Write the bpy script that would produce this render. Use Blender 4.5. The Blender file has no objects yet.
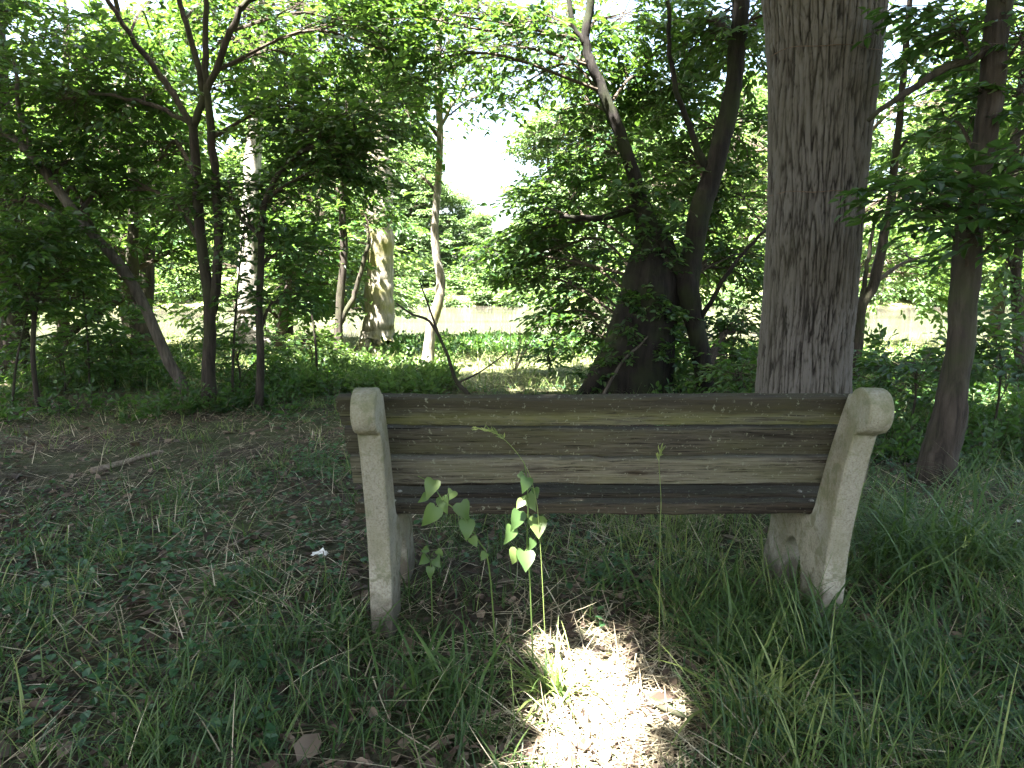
import bpy, bmesh, math, random
import numpy as np
from mathutils import Vector, Matrix, noise as mnoise

SC = bpy.context.scene
COL = SC.collection
R = math.radians

# ------------------------------------------------------------------ camera
F_PX, CX, CY, EYE = 680.0, 512.0, 384.0, 1.15
PITCH = math.atan((384 - 285) / F_PX)
cam = bpy.data.cameras.new('camera')
cam_o = bpy.data.objects.new('camera', cam)
COL.objects.link(cam_o)
cam.sensor_fit = 'HORIZONTAL'
cam.sensor_width = 36.0
cam.lens = 36.0 * F_PX / 1024.0
cam.clip_start, cam.clip_end = 0.05, 3000
cam_o.location = (0, 0, EYE)
cam_o.rotation_euler = (math.pi / 2 - PITCH, 0, 0)
SC.camera = cam_o

# ------------------------------------------------------------------ light
SUN = Vector((-0.24, -0.33, 0.915)).normalized()         # towards the sun
SUN_EL = math.asin(SUN.z)
SUN_AZ = math.atan2(SUN.x, SUN.y)                        # clockwise from +Y
w = bpy.data.worlds.new('World'); SC.world = w; w.use_nodes = True
nt = w.node_tree
sky = nt.nodes.new('ShaderNodeTexSky'); sky.sky_type = 'NISHITA'; sky.sun_disc = False
sky.sun_elevation = SUN_EL; sky.sun_rotation = SUN_AZ
sky.air_density = 1.0; sky.dust_density = 4.5; sky.ozone_density = 1.0
bg = nt.nodes['Background']; bg.inputs['Strength'].default_value = 0.055
tn = nt.nodes.new('ShaderNodeMix'); tn.data_type = 'RGBA'; tn.blend_type = 'MULTIPLY'; tn.inputs[0].default_value = 1.0
tn.inputs[7].default_value = (1.0, 0.965, 0.88, 1)          # warm tint taking blue out of the sky light
nt.links.new(sky.outputs[0], tn.inputs[6]); nt.links.new(tn.outputs[2], bg.inputs['Color'])
sl = bpy.data.lights.new('sun', 'SUN'); sl.energy = 5.0; sl.angle = R(0.55); sl.color = (1.0, 0.96, 0.90)
so = bpy.data.objects.new('sun', sl); COL.objects.link(so)
so.rotation_euler = (-SUN).to_track_quat('-Z', 'Y').to_euler()
so.location = SUN * 40
SC.view_settings.view_transform = 'Standard'
SC.view_settings.look = 'None'
SC.view_settings.exposure = 4.5
SC.view_settings.gamma = 1.0
SC.view_settings.use_curve_mapping = False
cy = SC.cycles
cy.max_bounces = 6; cy.diffuse_bounces = 4; cy.glossy_bounces = 2; cy.transmission_bounces = 4
cy.transparent_max_bounces = 4; cy.caustics_reflective = False; cy.caustics_refractive = False
cy.sample_clamp_indirect = 6.0
cy.use_adaptive_sampling = True; cy.adaptive_threshold = 0.02
cy.use_denoising = True
try: cy.denoiser = 'OPENIMAGEDENOISE'
except Exception: pass

# ------------------------------------------------------------------ helpers
CP, SP = math.cos(PITCH), math.sin(PITCH)

def ray(px, py):
    x, u = (px - CX) / F_PX, -(py - CY) / F_PX
    return Vector((x, CP + u * SP, -SP + u * CP))

def at(px, py, Y):
    """point seen at pixel (px, py) at the distance Y from the camera"""
    d = ray(px, py)
    return Vector((0, 0, EYE)) + d * (Y / d.y)

def smooth(a, b, x):
    t = np.clip((np.asarray(x, float) - a) / (b - a), 0, 1)
    return t * t * (3 - 2 * t)

WATER_Z = -0.62
def gz(x, y):
    x = np.asarray(x, float); y = np.asarray(y, float)
    shore = 1.2 * np.sin(x * 0.13 + 0.7) + 0.5 * np.sin(x * 0.41)
    z = -0.065 + 0.022 * np.sin(x * 1.7 + 0.4) * np.sin(y * 1.3 + 1.0) + 0.012 * np.sin(x * 4.1 + y * 2.3) + 0.008 * np.sin(x * 9.0 - y * 7.7)
    z = z + 0.05 * smooth(2.0, 9.0, np.abs(x)) * np.sin(x * 0.5 + y * 0.35)
    z = z - 0.045 * np.exp(-((x + .42) ** 2 + (y - 2.2) ** 2) / .12)      # worn hollow at the left support
    z = z - 1.5 * smooth(15.6, 22.0, y + shore * .7)
    z = z + 3.0 * smooth(54.0, 66.0, y - shore) + 7.0 * smooth(66, 240, y)
    return z

def gpt(px, py):
    """ground point under a pixel"""
    d = ray(px, py); t = EYE / -d.z if d.z < -0.01 else 60
    t *= (EYE + 0.065) / EYE
    p = Vector((0, 0, EYE)) + d * t
    p.z = float(gz(p.x, p.y))
    return p

def tag(o, label=None, cat=None, group=None, kind=None):
    if label: o['label'] = label
    if cat: o['category'] = cat
    if group: o['group'] = group
    if kind: o['kind'] = kind
    return o

def empty(name, loc, label=None, cat=None, group=None):
    o = bpy.data.objects.new(name, None); COL.objects.link(o); o.location = loc
    o.empty_display_size = 0.2
    return tag(o, label, cat, group)

def link_mesh(name, me, mats, parent=None, loc=None):
    o = bpy.data.objects.new(name, me); COL.objects.link(o)
    for m in (mats if isinstance(mats, (list, tuple)) else [mats]): me.materials.append(m)
    if parent: o.parent = parent
    if loc is not None: o.location = loc
    return o

def np_mesh(name, V, faces, mat_idx=None, tint=None, smooth_shade=True):
    """faces: list of (F,k) index arrays of quads / tris"""
    me = bpy.data.meshes.new(name)
    V = np.asarray(V, np.float32)
    me.vertices.add(len(V)); me.vertices.foreach_set('co', V.ravel())
    tot = np.concatenate([np.full(len(f), f.shape[1], np.int32) for f in faces])
    idx = np.concatenate([f.ravel() for f in faces]).astype(np.int32)
    me.loops.add(len(idx)); me.loops.foreach_set('vertex_index', idx)
    me.polygons.add(len(tot))
    st = np.concatenate([[0], np.cumsum(tot)[:-1]]).astype(np.int32)
    me.polygons.foreach_set('loop_start', st)
    me.polygons.foreach_set('loop_total', tot)
    me.polygons.foreach_set('use_smooth', np.full(len(tot), smooth_shade, bool))
    if mat_idx is not None: me.polygons.foreach_set('material_index', np.asarray(mat_idx, np.int32))
    if tint is not None:
        a = me.attributes.new('tint', 'FLOAT', 'FACE'); a.data.foreach_set('value', np.asarray(tint, np.float32))
    me.update(calc_edges=True)
    return me

class Geo:
    """collects numpy pieces, builds one mesh"""
    def __init__(s): s.V = []; s.F = []; s.M = []; s.T = []; s.n = 0
    def add(s, V, faces, mat=0, tint=None):
        V = np.asarray(V, np.float32)
        for f in faces:
            f = np.asarray(f, np.int64)
            s.F.append(f + s.n); s.M.append(np.full(len(f), mat)); 
            s.T.append(np.full(len(f), 0.5) if tint is None else np.asarray(tint)[:len(f)])
        s.V.append(V); s.n += len(V)
    def mesh(s, name, origin=(0, 0, 0), smooth_shade=True):
        V = np.concatenate(s.V) - np.asarray(origin, np.float32)
        # keep faces sorted by piece; sizes may differ
        return np_mesh(name, V, s.F, np.concatenate(s.M), np.concatenate(s.T), smooth_shade)

def unit(a): return a / np.maximum(np.linalg.norm(a, axis=-1, keepdims=True), 1e-9)

def catmull(P, n):
    P = np.asarray(P, float); 
    if len(P) < 3:
        t = np.linspace(0, 1, n)[:, None]; return P[0] * (1 - t) + P[-1] * t
    Q = np.vstack([2 * P[0] - P[1], P, 2 * P[-1] - P[-2]])
    out = []
    ts = np.linspace(0, len(P) - 1 - 1e-6, n)
    for t in ts:
        i = int(t); f = t - i
        a, b, c, d = Q[i], Q[i + 1], Q[i + 2], Q[i + 3]
        out.append(0.5 * (2 * b + (c - a) * f + (2 * a - 5 * b + 4 * c - d) * f * f + (3 * b - a - 3 * c + d) * f ** 3))
    return np.array(out)

def tube(G, P, rad, sides=8, mat=0, wob=0.0, seed=0, tint=0.5, cap=True):
    P = np.asarray(P, float); n = len(P)
    T = unit(np.gradient(P, axis=0))
    ref = np.array([1.0, 0, 0]) if abs(T[0][0]) < 0.8 else np.array([0, 1.0, 0])
    ang = np.linspace(0, 2 * np.pi, sides, endpoint=False)
    N = unit(ref - T * (T @ ref)[:, None]); B = np.cross(T, N)
    r = np.asarray(rad, float)[:, None] * np.ones((1, sides))
    if wob > 0:
        rr = np.random.default_rng(seed)
        ph = rr.uniform(0, 6.28, 5); kk = rr.uniform(2, 9, 5)
        s = np.linspace(0, 1, n)[:, None] * np.linalg.norm(P[-1] - P[0])
        for j in range(5): r = r * (1 + wob * np.sin(ang[None] * (1 + j) + ph[j] + kk[j] * s) / (1 + 0.4 * j))
    V = P[:, None] + r[..., None] * (np.cos(ang)[None, :, None] * N[:, None] + np.sin(ang)[None, :, None] * B[:, None])
    V = V.reshape(-1, 3)
    i = np.arange(n - 1)[:, None] * sides; j = np.arange(sides)[None]; j2 = (j + 1) % sides
    q = np.stack([i + j, i + j2, i + sides + j2, i + sides + j], -1).reshape(-1, 4)
    fs = [q]
    if cap:
        c1 = len(V); V = np.vstack([V, P[-1:], P[:1]])
        k = (n - 1) * sides
        fs.append(np.stack([k + j[0], k + j2[0], np.full(sides, c1)], -1))
        fs.append(np.stack([j2[0], j[0], np.full(sides, c1 + 1)], -1))
    G.add(V, fs, mat, np.full(len(q), tint))

def leaves(G, p, a, nrm, l, wd, tint, mat=0):
    """folded six-point leaves: base p, axis a, normal nrm"""
    a = unit(a); nrm = unit(nrm - a * np.sum(a * nrm, -1, keepdims=True)); b = np.cross(nrm, a)
    l = np.asarray(l)[:, None]; wd = np.asarray(wd)[:, None]
    fold = 0.10 * wd + 0.03 * l
    v0 = p
    v1 = p + a * .28 * l + b * wd * .48 + nrm * fold
    v2 = p + a * .66 * l + b * wd * .40 + nrm * fold * .6
    v3 = p + a * l - nrm * .12 * l
    v4 = p + a * .66 * l - b * wd * .40 + nrm * fold * .6
    v5 = p + a * .28 * l - b * wd * .48 + nrm * fold
    V = np.stack([v0, v1, v2, v3, v4, v5], 1).reshape(-1, 3)
    i = np.arange(len(p))[:, None] * 6
    F = np.concatenate([i + np.array([[0, 3, 2, 1]]), i + np.array([[0, 5, 4, 3]])], 1).reshape(-1, 4)
    G.add(V, [F], mat, np.repeat(tint, 2))

def clear_of(p, spots):
    """True where a point does not stand between the sun and one of the sunlit spots"""
    ok = np.ones(len(p), bool); s = np.array(SUN)
    for c, r in spots:
        d = p - np.array(c); t = d @ s
        r = r + np.where(t > 5, .30 if r > .2 else (.14 if r >= .05 else .08), .02)
        if np.min(r) > 0.45: t = np.where(p[:, 2] > 2.5, t, 0)
        off = np.linalg.norm(d - t[:, None] * s, axis=1)
        ok &= ~((off < r) & (t > 0.6))
    return ok

SUNSPOTS = []

def sprays(G, P, D, L, leaf, n=9, rng=None, tint0=0.5, mat=0, twig_mat=1, droop=0.18, twigs=True, keep=True):
    """flat leafy twigs: base P, direction D, length L"""
    m = len(P)
    spots = SUNSPOTS if keep is True else [q for q in SUNSPOTS if q[1] < .45]
    if keep and spots and m:
        ok = clear_of(P, spots); P, D, L = P[ok], D[ok], np.asarray(L)[ok]; m = len(P)
    if m == 0: return
    D = unit(D)
    up = np.array([0, 0, 1.0])
    side = unit(np.cross(D, up) + rng.normal(0, .12, (m, 3)))
    nup = unit(np.cross(side, D))
    t = (np.arange(n) + 0.6) / n
    L = np.asarray(L)
    base = P[:, None] + D[:, None] * (t[None, :, None] * L[:, None, None])
    base[..., 2] -= droop * L[:, None] * t[None] ** 2
    sg = np.where(np.arange(n) % 2 == 0, 1.0, -1.0)[None, :, None]
    ang = rng.uniform(0.6, 1.15, (m, n, 1)); ang[:, -1] *= 0.15
    ax = D[:, None] * np.cos(ang) + side[:, None] * sg * np.sin(ang) + rng.normal(0, .16, (m, n, 3))
    ax[..., 2] -= rng.uniform(0.0, 0.45, (m, n))
    nr = nup[:, None] + rng.normal(0, .33, (m, n, 3))
    ll = leaf * rng.uniform(0.55, 1.25, (m, n)) * (0.75 + 0.5 * np.sin(t * 3.0))[None]
    ww = ll * rng.uniform(0.42, 0.60, (m, n))
    tint = np.clip(tint0 + rng.normal(0, .12, (m, 1)) + rng.normal(0, .10, (m, n)), 0, 1)
    p = base.reshape(-1, 3); ok = rng.random(len(p)) < 0.93
    if keep and spots: ok &= clear_of(p, spots)
    if keep == 'small' and SUNSPOTS:      # leaves culled from these crowns to let sun onto the clearing
        ok &= clear_of(p, [(c, q * .6) for c, q in SUNSPOTS if q >= 1.4]) | (rng.random(len(p)) < .22)
    leaves(G, p[ok], ax.reshape(-1, 3)[ok], nr.reshape(-1, 3)[ok], ll.ravel()[ok], ww.ravel()[ok], tint.ravel()[ok], mat)
    if twigs:
        # three-sided thin twigs
        e = P + D * L[:, None] * 0.95; e[:, 2] -= droop * L * 0.85
        mid = P + D * L[:, None] * 0.5; mid[:, 2] -= droop * L * 0.25
        r0 = 0.0028
        rings = []
        for c, r in ((P, r0), (mid, r0 * .7), (e, r0 * .35)):
            for k in range(3):
                aa = k * 2.094
                rings.append(c + side * (r * math.cos(aa)) + nup * (r * math.sin(aa)))
        V = np.stack(rings, 1).reshape(-1, 3)
        i = np.arange(m)[:, None] * 9
        fl = []
        for s in (0, 3):
            for k in range(3): fl.append([s + k, s + (k + 1) % 3, s + 3 + (k + 1) % 3, s + 3 + k])
        F = (i[:, None] + np.array(fl)[None]).reshape(-1, 4)
        G.add(V, [F], twig_mat)

# ------------------------------------------------------------------ materials
def mat(name):
    m = bpy.data.materials.new(name); m.use_nodes = True
    t = m.node_tree; b = t.nodes['Principled BSDF']
    return m, t, b, t.nodes['Material Output']

def N(t, typ, **kw):
    n = t.nodes.new(typ)
    for k, v in kw.items():
        if k in n.inputs: n.inputs[k].default_value = v
        else: setattr(n, k, v)
    return n

def ramp(t, src, stops, interp='LINEAR'):
    r = t.nodes.new('ShaderNodeValToRGB'); r.color_ramp.interpolation = interp
    el = r.color_ramp.elements
    while len(el) < len(stops): el.new(0.5)
    for e, (p, c) in zip(el, stops): e.position = p; e.color = (*c, 1) if len(c) == 3 else c
    t.links.new(src, r.inputs[0]); return r

def coords(t, scale=(1, 1, 1), space='Object'):
    tc = t.nodes.new('ShaderNodeTexCoord'); mp = t.nodes.new('ShaderNodeMapping')
    mp.inputs['Scale'].default_value = scale
    t.links.new(tc.outputs[space], mp.inputs[0]); return mp.outputs[0]

def noise_tex(t, vec, scale, detail=4, rough=0.55, dist=0.0):
    n = t.nodes.new('ShaderNodeTexNoise'); n.inputs['Scale'].default_value = scale
    n.inputs['Detail'].default_value = detail; n.inputs['Roughness'].default_value = rough
    n.inputs['Distortion'].default_value = dist
    t.links.new(vec, n.inputs['Vector']); return n

def mixc(t, fac, a, b, blend='MIX'):
    m = t.nodes.new('ShaderNodeMix'); m.data_type = 'RGBA'; m.blend_type = blend
    for s, v in ((0, fac), (6, a), (7, b)):
        if hasattr(v, 'is_output'): t.links.new(v, m.inputs[s])
        else: m.inputs[s].default_value = v if s == 0 else ((*v, 1) if len(v) == 3 else v)
    return m.outputs[2]

def bump(t, b, h, strength=0.5, dist=0.01):
    n = t.nodes.new('ShaderNodeBump'); n.inputs['Strength'].default_value = strength; n.inputs['Distance'].default_value = dist
    t.links.new(h, n.inputs['Height']); t.links.new(n.outputs[0], b.inputs['Normal'])

def leaf_mat(name, dark, mid, light, trans=0.36, tcol=(0.17, 0.32, 0.03), rough=0.42):
    m, t, b, o = mat(name)
    at_ = N(t, 'ShaderNodeAttribute', attribute_name='tint')
    r = ramp(t, at_.outputs['Fac'], [(0.1, dark), (0.5, mid), (0.9, light)])
    t.links.new(r.outputs[0], b.inputs['Base Color'])
    b.inputs['Roughness'].default_value = rough
    b.inputs['Specular IOR Level'].default_value = 0.32
    tr = t.nodes.new('ShaderNodeBsdfTranslucent')
    t.links.new(mixc(t, 0.55, r.outputs[0], tcol), tr.inputs['Color'])
    mx = t.nodes.new('ShaderNodeMixShader'); mx.inputs[0].default_value = trans
    t.links.new(b.outputs[0], mx.inputs[1]); t.links.new(tr.outputs[0], mx.inputs[2])
    t.links.new(mx.outputs[0], o.inputs['Surface'])
    return m

M_LEAF = leaf_mat('leaf_green', (0.013, 0.038, 0.013), (0.028, 0.070, 0.019), (0.072, 0.132, 0.03))
M_LEAF_Y = leaf_mat('leaf_yellow_green', (0.03, 0.07, 0.02), (0.052, 0.108, 0.028), (0.10, 0.16, 0.04), tcol=(0.18, 0.29, 0.04))
M_LEAF_FAR = leaf_mat('leaf_far', (0.07, 0.115, 0.06), (0.11, 0.165, 0.08), (0.16, 0.21, 0.10), trans=0.42)  # paleness of distant haze and glare put into the leaf colour
M_LEAF_DARK = leaf_mat('leaf_blue_green', (0.02, 0.055, 0.025), (0.032, 0.085, 0.036), (0.06, 0.125, 0.045), trans=0.25)
M_GRASS = leaf_mat('grass_green', (0.020, 0.050, 0.016), (0.060, 0.108, 0.030), (0.20, 0.235, 0.075), trans=0.25, rough=0.45)
M_MEADOW = leaf_mat('meadow_green', (0.065, 0.115, 0.03), (0.12, 0.175, 0.05), (0.27, 0.28, 0.13), trans=0.25, rough=0.55)
M_STRAW = leaf_mat('dry_straw', (0.10, 0.078, 0.048), (0.25, 0.205, 0.13), (0.52, 0.46, 0.33), trans=0.1, tcol=(0.4, 0.33, 0.18), rough=0.7)
M_DEAD = leaf_mat('dead_leaf', (0.03, 0.02, 0.014), (0.075, 0.052, 0.037), (0.20, 0.15, 0.11), trans=0.08, tcol=(0.3, 0.2, 0.1), rough=0.7)
M_VINE = leaf_mat('vine_leaf', (0.045, 0.085, 0.025), (0.075, 0.125, 0.035), (0.13, 0.175, 0.055), trans=0.3)

def bark_mat(name, dark, light, sx=14.0, sz=2.2, moss=None, bumps=0.9):
    m, t, b, o = mat(name)
    v = coords(t, (sx, sx, sz))
    n1 = noise_tex(t, v, 1.6, 6, 0.65, 0.6)
    n2 = noise_tex(t, coords(t, (1, 1, 1)), 3.0, 4)
    r = ramp(t, n1.outputs[0], [(0.33, dark), (0.52, tuple((a + c) / 2 for a, c in zip(dark, light))), (0.70, light)])
    c = r.outputs[0]
    if moss:
        g = ramp(t, n2.outputs[0], [(0.47, (0, 0, 0)), (0.62, (0.75, 0.75, 0.75))])
        c = mixc(t, g.outputs[0], c, moss)
    t.links.new(c, b.inputs['Base Color']); b.inputs['Roughness'].default_value = 0.9
    b.inputs['Specular IOR Level'].default_value = 0.2
    bump(t, b, n1.outputs[0], bumps, 0.02)
    return m

M_BARK = bark_mat('bark_dark', (0.014, 0.011, 0.009), (0.062, 0.051, 0.041), moss=(0.035, 0.04, 0.018))
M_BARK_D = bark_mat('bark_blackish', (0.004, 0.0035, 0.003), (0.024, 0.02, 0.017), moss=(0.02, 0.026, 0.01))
M_BARK_G = bark_mat('bark_grey', (0.035, 0.03, 0.025), (0.12, 0.105, 0.086), 16, 2.5)
M_BARK_W = bark_mat('bark_sycamore', (0.045, 0.04, 0.032), (0.34, 0.32, 0.28), 7, 3.0, bumps=0.4)
M_BARK_Y = bark_mat('bark_tan', (0.085, 0.075, 0.056), (0.29, 0.265, 0.215), 12, 3.5, moss=(0.16, 0.15, 0.05))
M_DEADWOOD = bark_mat('dead_wood', (0.10, 0.075, 0.055), (0.30, 0.25, 0.20), 30, 8)
M_TWIG = bark_mat('twig', (0.03, 0.024, 0.018), (0.09, 0.07, 0.05), 40, 40)

def big_bark():
    m, t, b, o = mat('bark_furrowed')
    at_ = N(t, 'ShaderNodeAttribute', attribute_name='relief')
    v = coords(t, (26, 26, 9))
    n1 = noise_tex(t, v, 1.7, 7, 0.68, 0.5)
    n2 = noise_tex(t, coords(t, (1, 1, 0.6)), 2.3, 4)
    h = N(t, 'ShaderNodeMath', operation='MULTIPLY_ADD'); t.links.new(n1.outputs[0], h.inputs[0]); h.inputs[1].default_value = 0.32
    t.links.new(at_.outputs['Fac'], h.inputs[2])
    r = ramp(t, h.outputs[0], [(0.12, (0.016, 0.014, 0.012)), (0.46, (0.066, 0.059, 0.052)), (0.95, (0.12, 0.111, 0.10))])
    g = ramp(t, n2.outputs[0], [(0.4, (0, 0, 0)), (0.7, (0.35, 0.35, 0.35))])
    c = mixc(t, g.outputs[0], r.outputs[0], (0.085, 0.08, 0.055))
    t.links.new(c, b.inputs['Base Color']); b.inputs['Roughness'].default_value = 0.92
    b.inputs['Specular IOR Level'].default_value = 0.2
    bump(t, b, n1.outputs[0], 0.7, 0.012)
    return m
M_BIGBARK = big_bark()

def concrete():
    m, t, b, o = mat('weathered_concrete')
    v = coords(t)
    n1 = noise_tex(t, v, 5, 6, 0.6); n2 = noise_tex(t, v, 160, 3, 0.7); n3 = noise_tex(t, coords(t, (1, 1, 0.35)), 9, 5, 0.65)
    c = ramp(t, n1.outputs[0], [(0.3, (0.175, 0.165, 0.128)), (0.7, (0.30, 0.287, 0.235))]).outputs[0]
    sp = ramp(t, n2.outputs[0], [(0.34, (0.72, 0.70, 0.66)), (0.5, (1, 1, 1)), (0.66, (1.15, 1.13, 1.1))]).outputs[0]
    c = mixc(t, 1.0, c, sp, 'MULTIPLY')
    # mossy stain, heaviest towards the scroll
    tc = t.nodes.new('ShaderNodeTexCoord'); sx = t.nodes.new('ShaderNodeSeparateXYZ'); t.links.new(tc.outputs['Object'], sx.inputs[0])
    mr = N(t, 'ShaderNodeMapRange'); mr.inputs[1].default_value = 0.30; mr.inputs[2].default_value = 0.85; t.links.new(sx.outputs[2], mr.inputs[0])
    mm = N(t, 'ShaderNodeMath', operation='MULTIPLY_ADD'); t.links.new(mr.outputs[0], mm.inputs[0]); mm.inputs[1].default_value = 0.22; t.links.new(n3.outputs[0], mm.inputs[2])
    g = ramp(t, mm.outputs[0], [(0.50, (0, 0, 0)), (0.80, (0.8, 0.8, 0.8))]).outputs[0]
    c = mixc(t, g, c, (0.14, 0.135, 0.075))
    n5 = noise_tex(t, coords(t, (1, 1, 1)), 14, 6, 0.7, 0.4)
    g5 = ramp(t, n5.outputs[0], [(0.50, (0, 0, 0)), (0.60, (0.7, 0.7, 0.7))]).outputs[0]
    c = mixc(t, g5, c, (0.115, 0.12, 0.062))
    lo = N(t, 'ShaderNodeMapRange'); lo.inputs[1].default_value = 0.16; lo.inputs[2].default_value = -0.06; t.links.new(sx.outputs[2], lo.inputs[0])
    ls = N(t, 'ShaderNodeMath', operation='MULTIPLY_ADD'); t.links.new(lo.outputs[0], ls.inputs[0]); ls.inputs[1].default_value = .5; t.links.new(n5.outputs[0], ls.inputs[2])
    c = mixc(t, ramp(t, ls.outputs[0], [(0.62, (0, 0, 0)), (0.9, (0.85, 0.85, 0.85))]).outputs[0], c, (0.085, 0.07, 0.05))
    pit = ramp(t, n2.outputs[0], [(0.27, (.35, .33, .3)), (0.34, (1, 1, 1))]).outputs[0]
    c = mixc(t, 1.0, c, pit, 'MULTIPLY')
    t.links.new(c, b.inputs['Base Color']); b.inputs['Roughness'].default_value = 0.92
    h = N(t, 'ShaderNodeMath', operation='ADD'); t.links.new(n2.outputs[0], h.inputs[0]); t.links.new(n3.outputs[0], h.inputs[1])
    bump(t, b, h.outputs[0], 0.8, 0.005)
    return m
M_CONC = concrete()

def plank(name, base, dark, green, gamt, seed, topstain=False):
    m, t, b, o = mat(name)
    tc = t.nodes.new('ShaderNodeTexCoord'); mp = t.nodes.new('ShaderNodeMapping')
    mp.inputs['Scale'].default_value = (1.1, 34, 34); mp.inputs['Location'].default_value = (seed * 3.1, seed * 7.7, seed)
    t.links.new(tc.outputs['Object'], mp.inputs[0])
    n1 = noise_tex(t, mp.outputs[0], 1.5, 7, 0.68, 0.8)
    mp2 = t.nodes.new('ShaderNodeMapping'); mp2.inputs['Scale'].default_value = (2.0, 9, 13); mp2.inputs['Location'].default_value = (seed, 0, seed * 2)
    t.links.new(tc.outputs['Object'], mp2.inputs[0])
    n2 = noise_tex(t, mp2.outputs[0], 1.3, 5, 0.62)
    n3 = noise_tex(t, tc.outputs['Object'], 70, 3, 0.6)
    mpf = t.nodes.new('ShaderNodeMapping'); mpf.inputs['Scale'].default_value = (3.0, 110, 110); mpf.inputs['Location'].default_value = (seed, seed * 1.7, seed * 5)
    t.links.new(tc.outputs['Object'], mpf.inputs[0])
    nf = noise_tex(t, mpf.outputs[0], 1.8, 5, 0.7, 0.4)
    # a few knots: rings that pull the grain round them
    vk = t.nodes.new('ShaderNodeTexVoronoi'); mpk = t.nodes.new('ShaderNodeMapping'); mpk.inputs['Scale'].default_value = (2.6, 3, 9); mpk.inputs['Location'].default_value = (seed * 1.3, 0, seed * .7)
    t.links.new(tc.outputs['Object'], mpk.inputs[0]); t.links.new(mpk.outputs[0], vk.inputs['Vector']); vk.inputs['Scale'].default_value = 1.0
    ad = N(t, 'ShaderNodeMath', operation='MULTIPLY_ADD'); t.links.new(nf.outputs[0], ad.inputs[0]); ad.inputs[1].default_value = .6; 
    hb = N(t, 'ShaderNodeMath', operation='MULTIPLY'); t.links.new(n1.outputs[0], hb.inputs[0]); hb.inputs[1].default_value = .4; t.links.new(hb.outputs[0], ad.inputs[2])
    c = ramp(t, ad.outputs[0], [(0.36, dark), (0.48, tuple((a + e) / 2 for a, e in zip(dark, base))), (0.60, base)]).outputs[0]
    kn = ramp(t, vk.outputs['Distance'], [(0.05, (0.25, 0.22, 0.2)), (0.11, (0.6, .55, .5)), (0.16, (1, 1, 1))]).outputs[0]
    c = mixc(t, 1.0, c, kn, 'MULTIPLY')
    ck = ramp(t, nf.outputs[0], [(0.36, (0.22, 0.20, 0.18)), (0.42, (1, 1, 1))]).outputs[0]
    g = ramp(t, n2.outputs[0], [(0.42, (0, 0, 0)), (0.66, (gamt,) * 3)]).outputs[0]
    c = mixc(t, g, c, green)
    c = mixc(t, 1.0, c, ck, 'MULTIPLY')
    st = ramp(t, n2.outputs[0], [(0.30, (0.38, 0.36, 0.34)), (0.46, (1, 1, 1))]).outputs[0]
    c = mixc(t, 1.0, c, st, 'MULTIPLY')
    if topstain:   # black weathered upper half, algae below
        sz = t.nodes.new('ShaderNodeSeparateXYZ'); t.links.new(tc.outputs['Object'], sz.inputs[0])
        mm = N(t, 'ShaderNodeMath', operation='MULTIPLY_ADD'); t.links.new(sz.outputs[2], mm.inputs[0]); mm.inputs[1].default_value = 6.0; t.links.new(n2.outputs[0], mm.inputs[2])
        c = mixc(t, ramp(t, mm.outputs[0], [(0.42, (0, 0, 0)), (0.62, (0.8, 0.8, 0.8))]).outputs[0], c, (0.028, 0.024, 0.018))
    # lichen flecks
    fl = ramp(t, n3.outputs[0], [(0.62, (0, 0, 0)), (0.70, (0.6, 0.6, 0.6))]).outputs[0]
    c = mixc(t, fl, c, (0.19, 0.20, 0.15))
    t.links.new(c, b.inputs['Base Color']); b.inputs['Roughness'].default_value = 0.85
    b.inputs['Specular IOR Level'].default_value = 0.12
    bump(t, b, ad.outputs[0], 0.9, 0.006)
    return m
M_PLANK1 = plank('plank_algae', (0.11, 0.108, 0.076), (0.022, 0.02, 0.015), (0.105, 0.11, 0.034), 0.85, 1.0, True)
M_PLANK2 = plank('plank_brown', (0.08, 0.074, 0.057), (0.016, 0.014, 0.011), (0.06, 0.062, 0.026), 0.55, 2.3)
M_PLANK3 = plank('plank_tan', (0.15, 0.142, 0.112), (0.04, 0.034, 0.025), (0.095, 0.098, 0.045), 0.45, 4.1)
M_PLANK4 = plank('plank_seat', (0.055, 0.045, 0.033), (0.014, 0.012, 0.01), (0.04, 0.042, 0.02), 0.4, 5.7)

def metal():
    m, t, b, o = mat('galvanised_bolt')
    b.inputs['Metallic'].default_value = 0.8; b.inputs['Roughness'].default_value = 0.5
    n = noise_tex(t, coords(t), 60, 3)
    t.links.new(ramp(t, n.outputs[0], [(0.35, (0.07, 0.05, 0.04)), (0.6, (0.26, 0.25, 0.23))]).outputs[0], b.inputs['Base Color'])
    return m
M_BOLT = metal()
def wire_mat():
    m, t, b, o = mat('rusty_wire')
    n = noise_tex(t, coords(t), 40, 3)
    t.links.new(ramp(t, n.outputs[0], [(0.35, (0.05, 0.03, 0.02)), (0.6, (0.13, 0.08, 0.05))]).outputs[0], b.inputs['Base Color'])
    b.inputs['Roughness'].default_value = 0.8; return m
M_WIRE = wire_mat()

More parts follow.
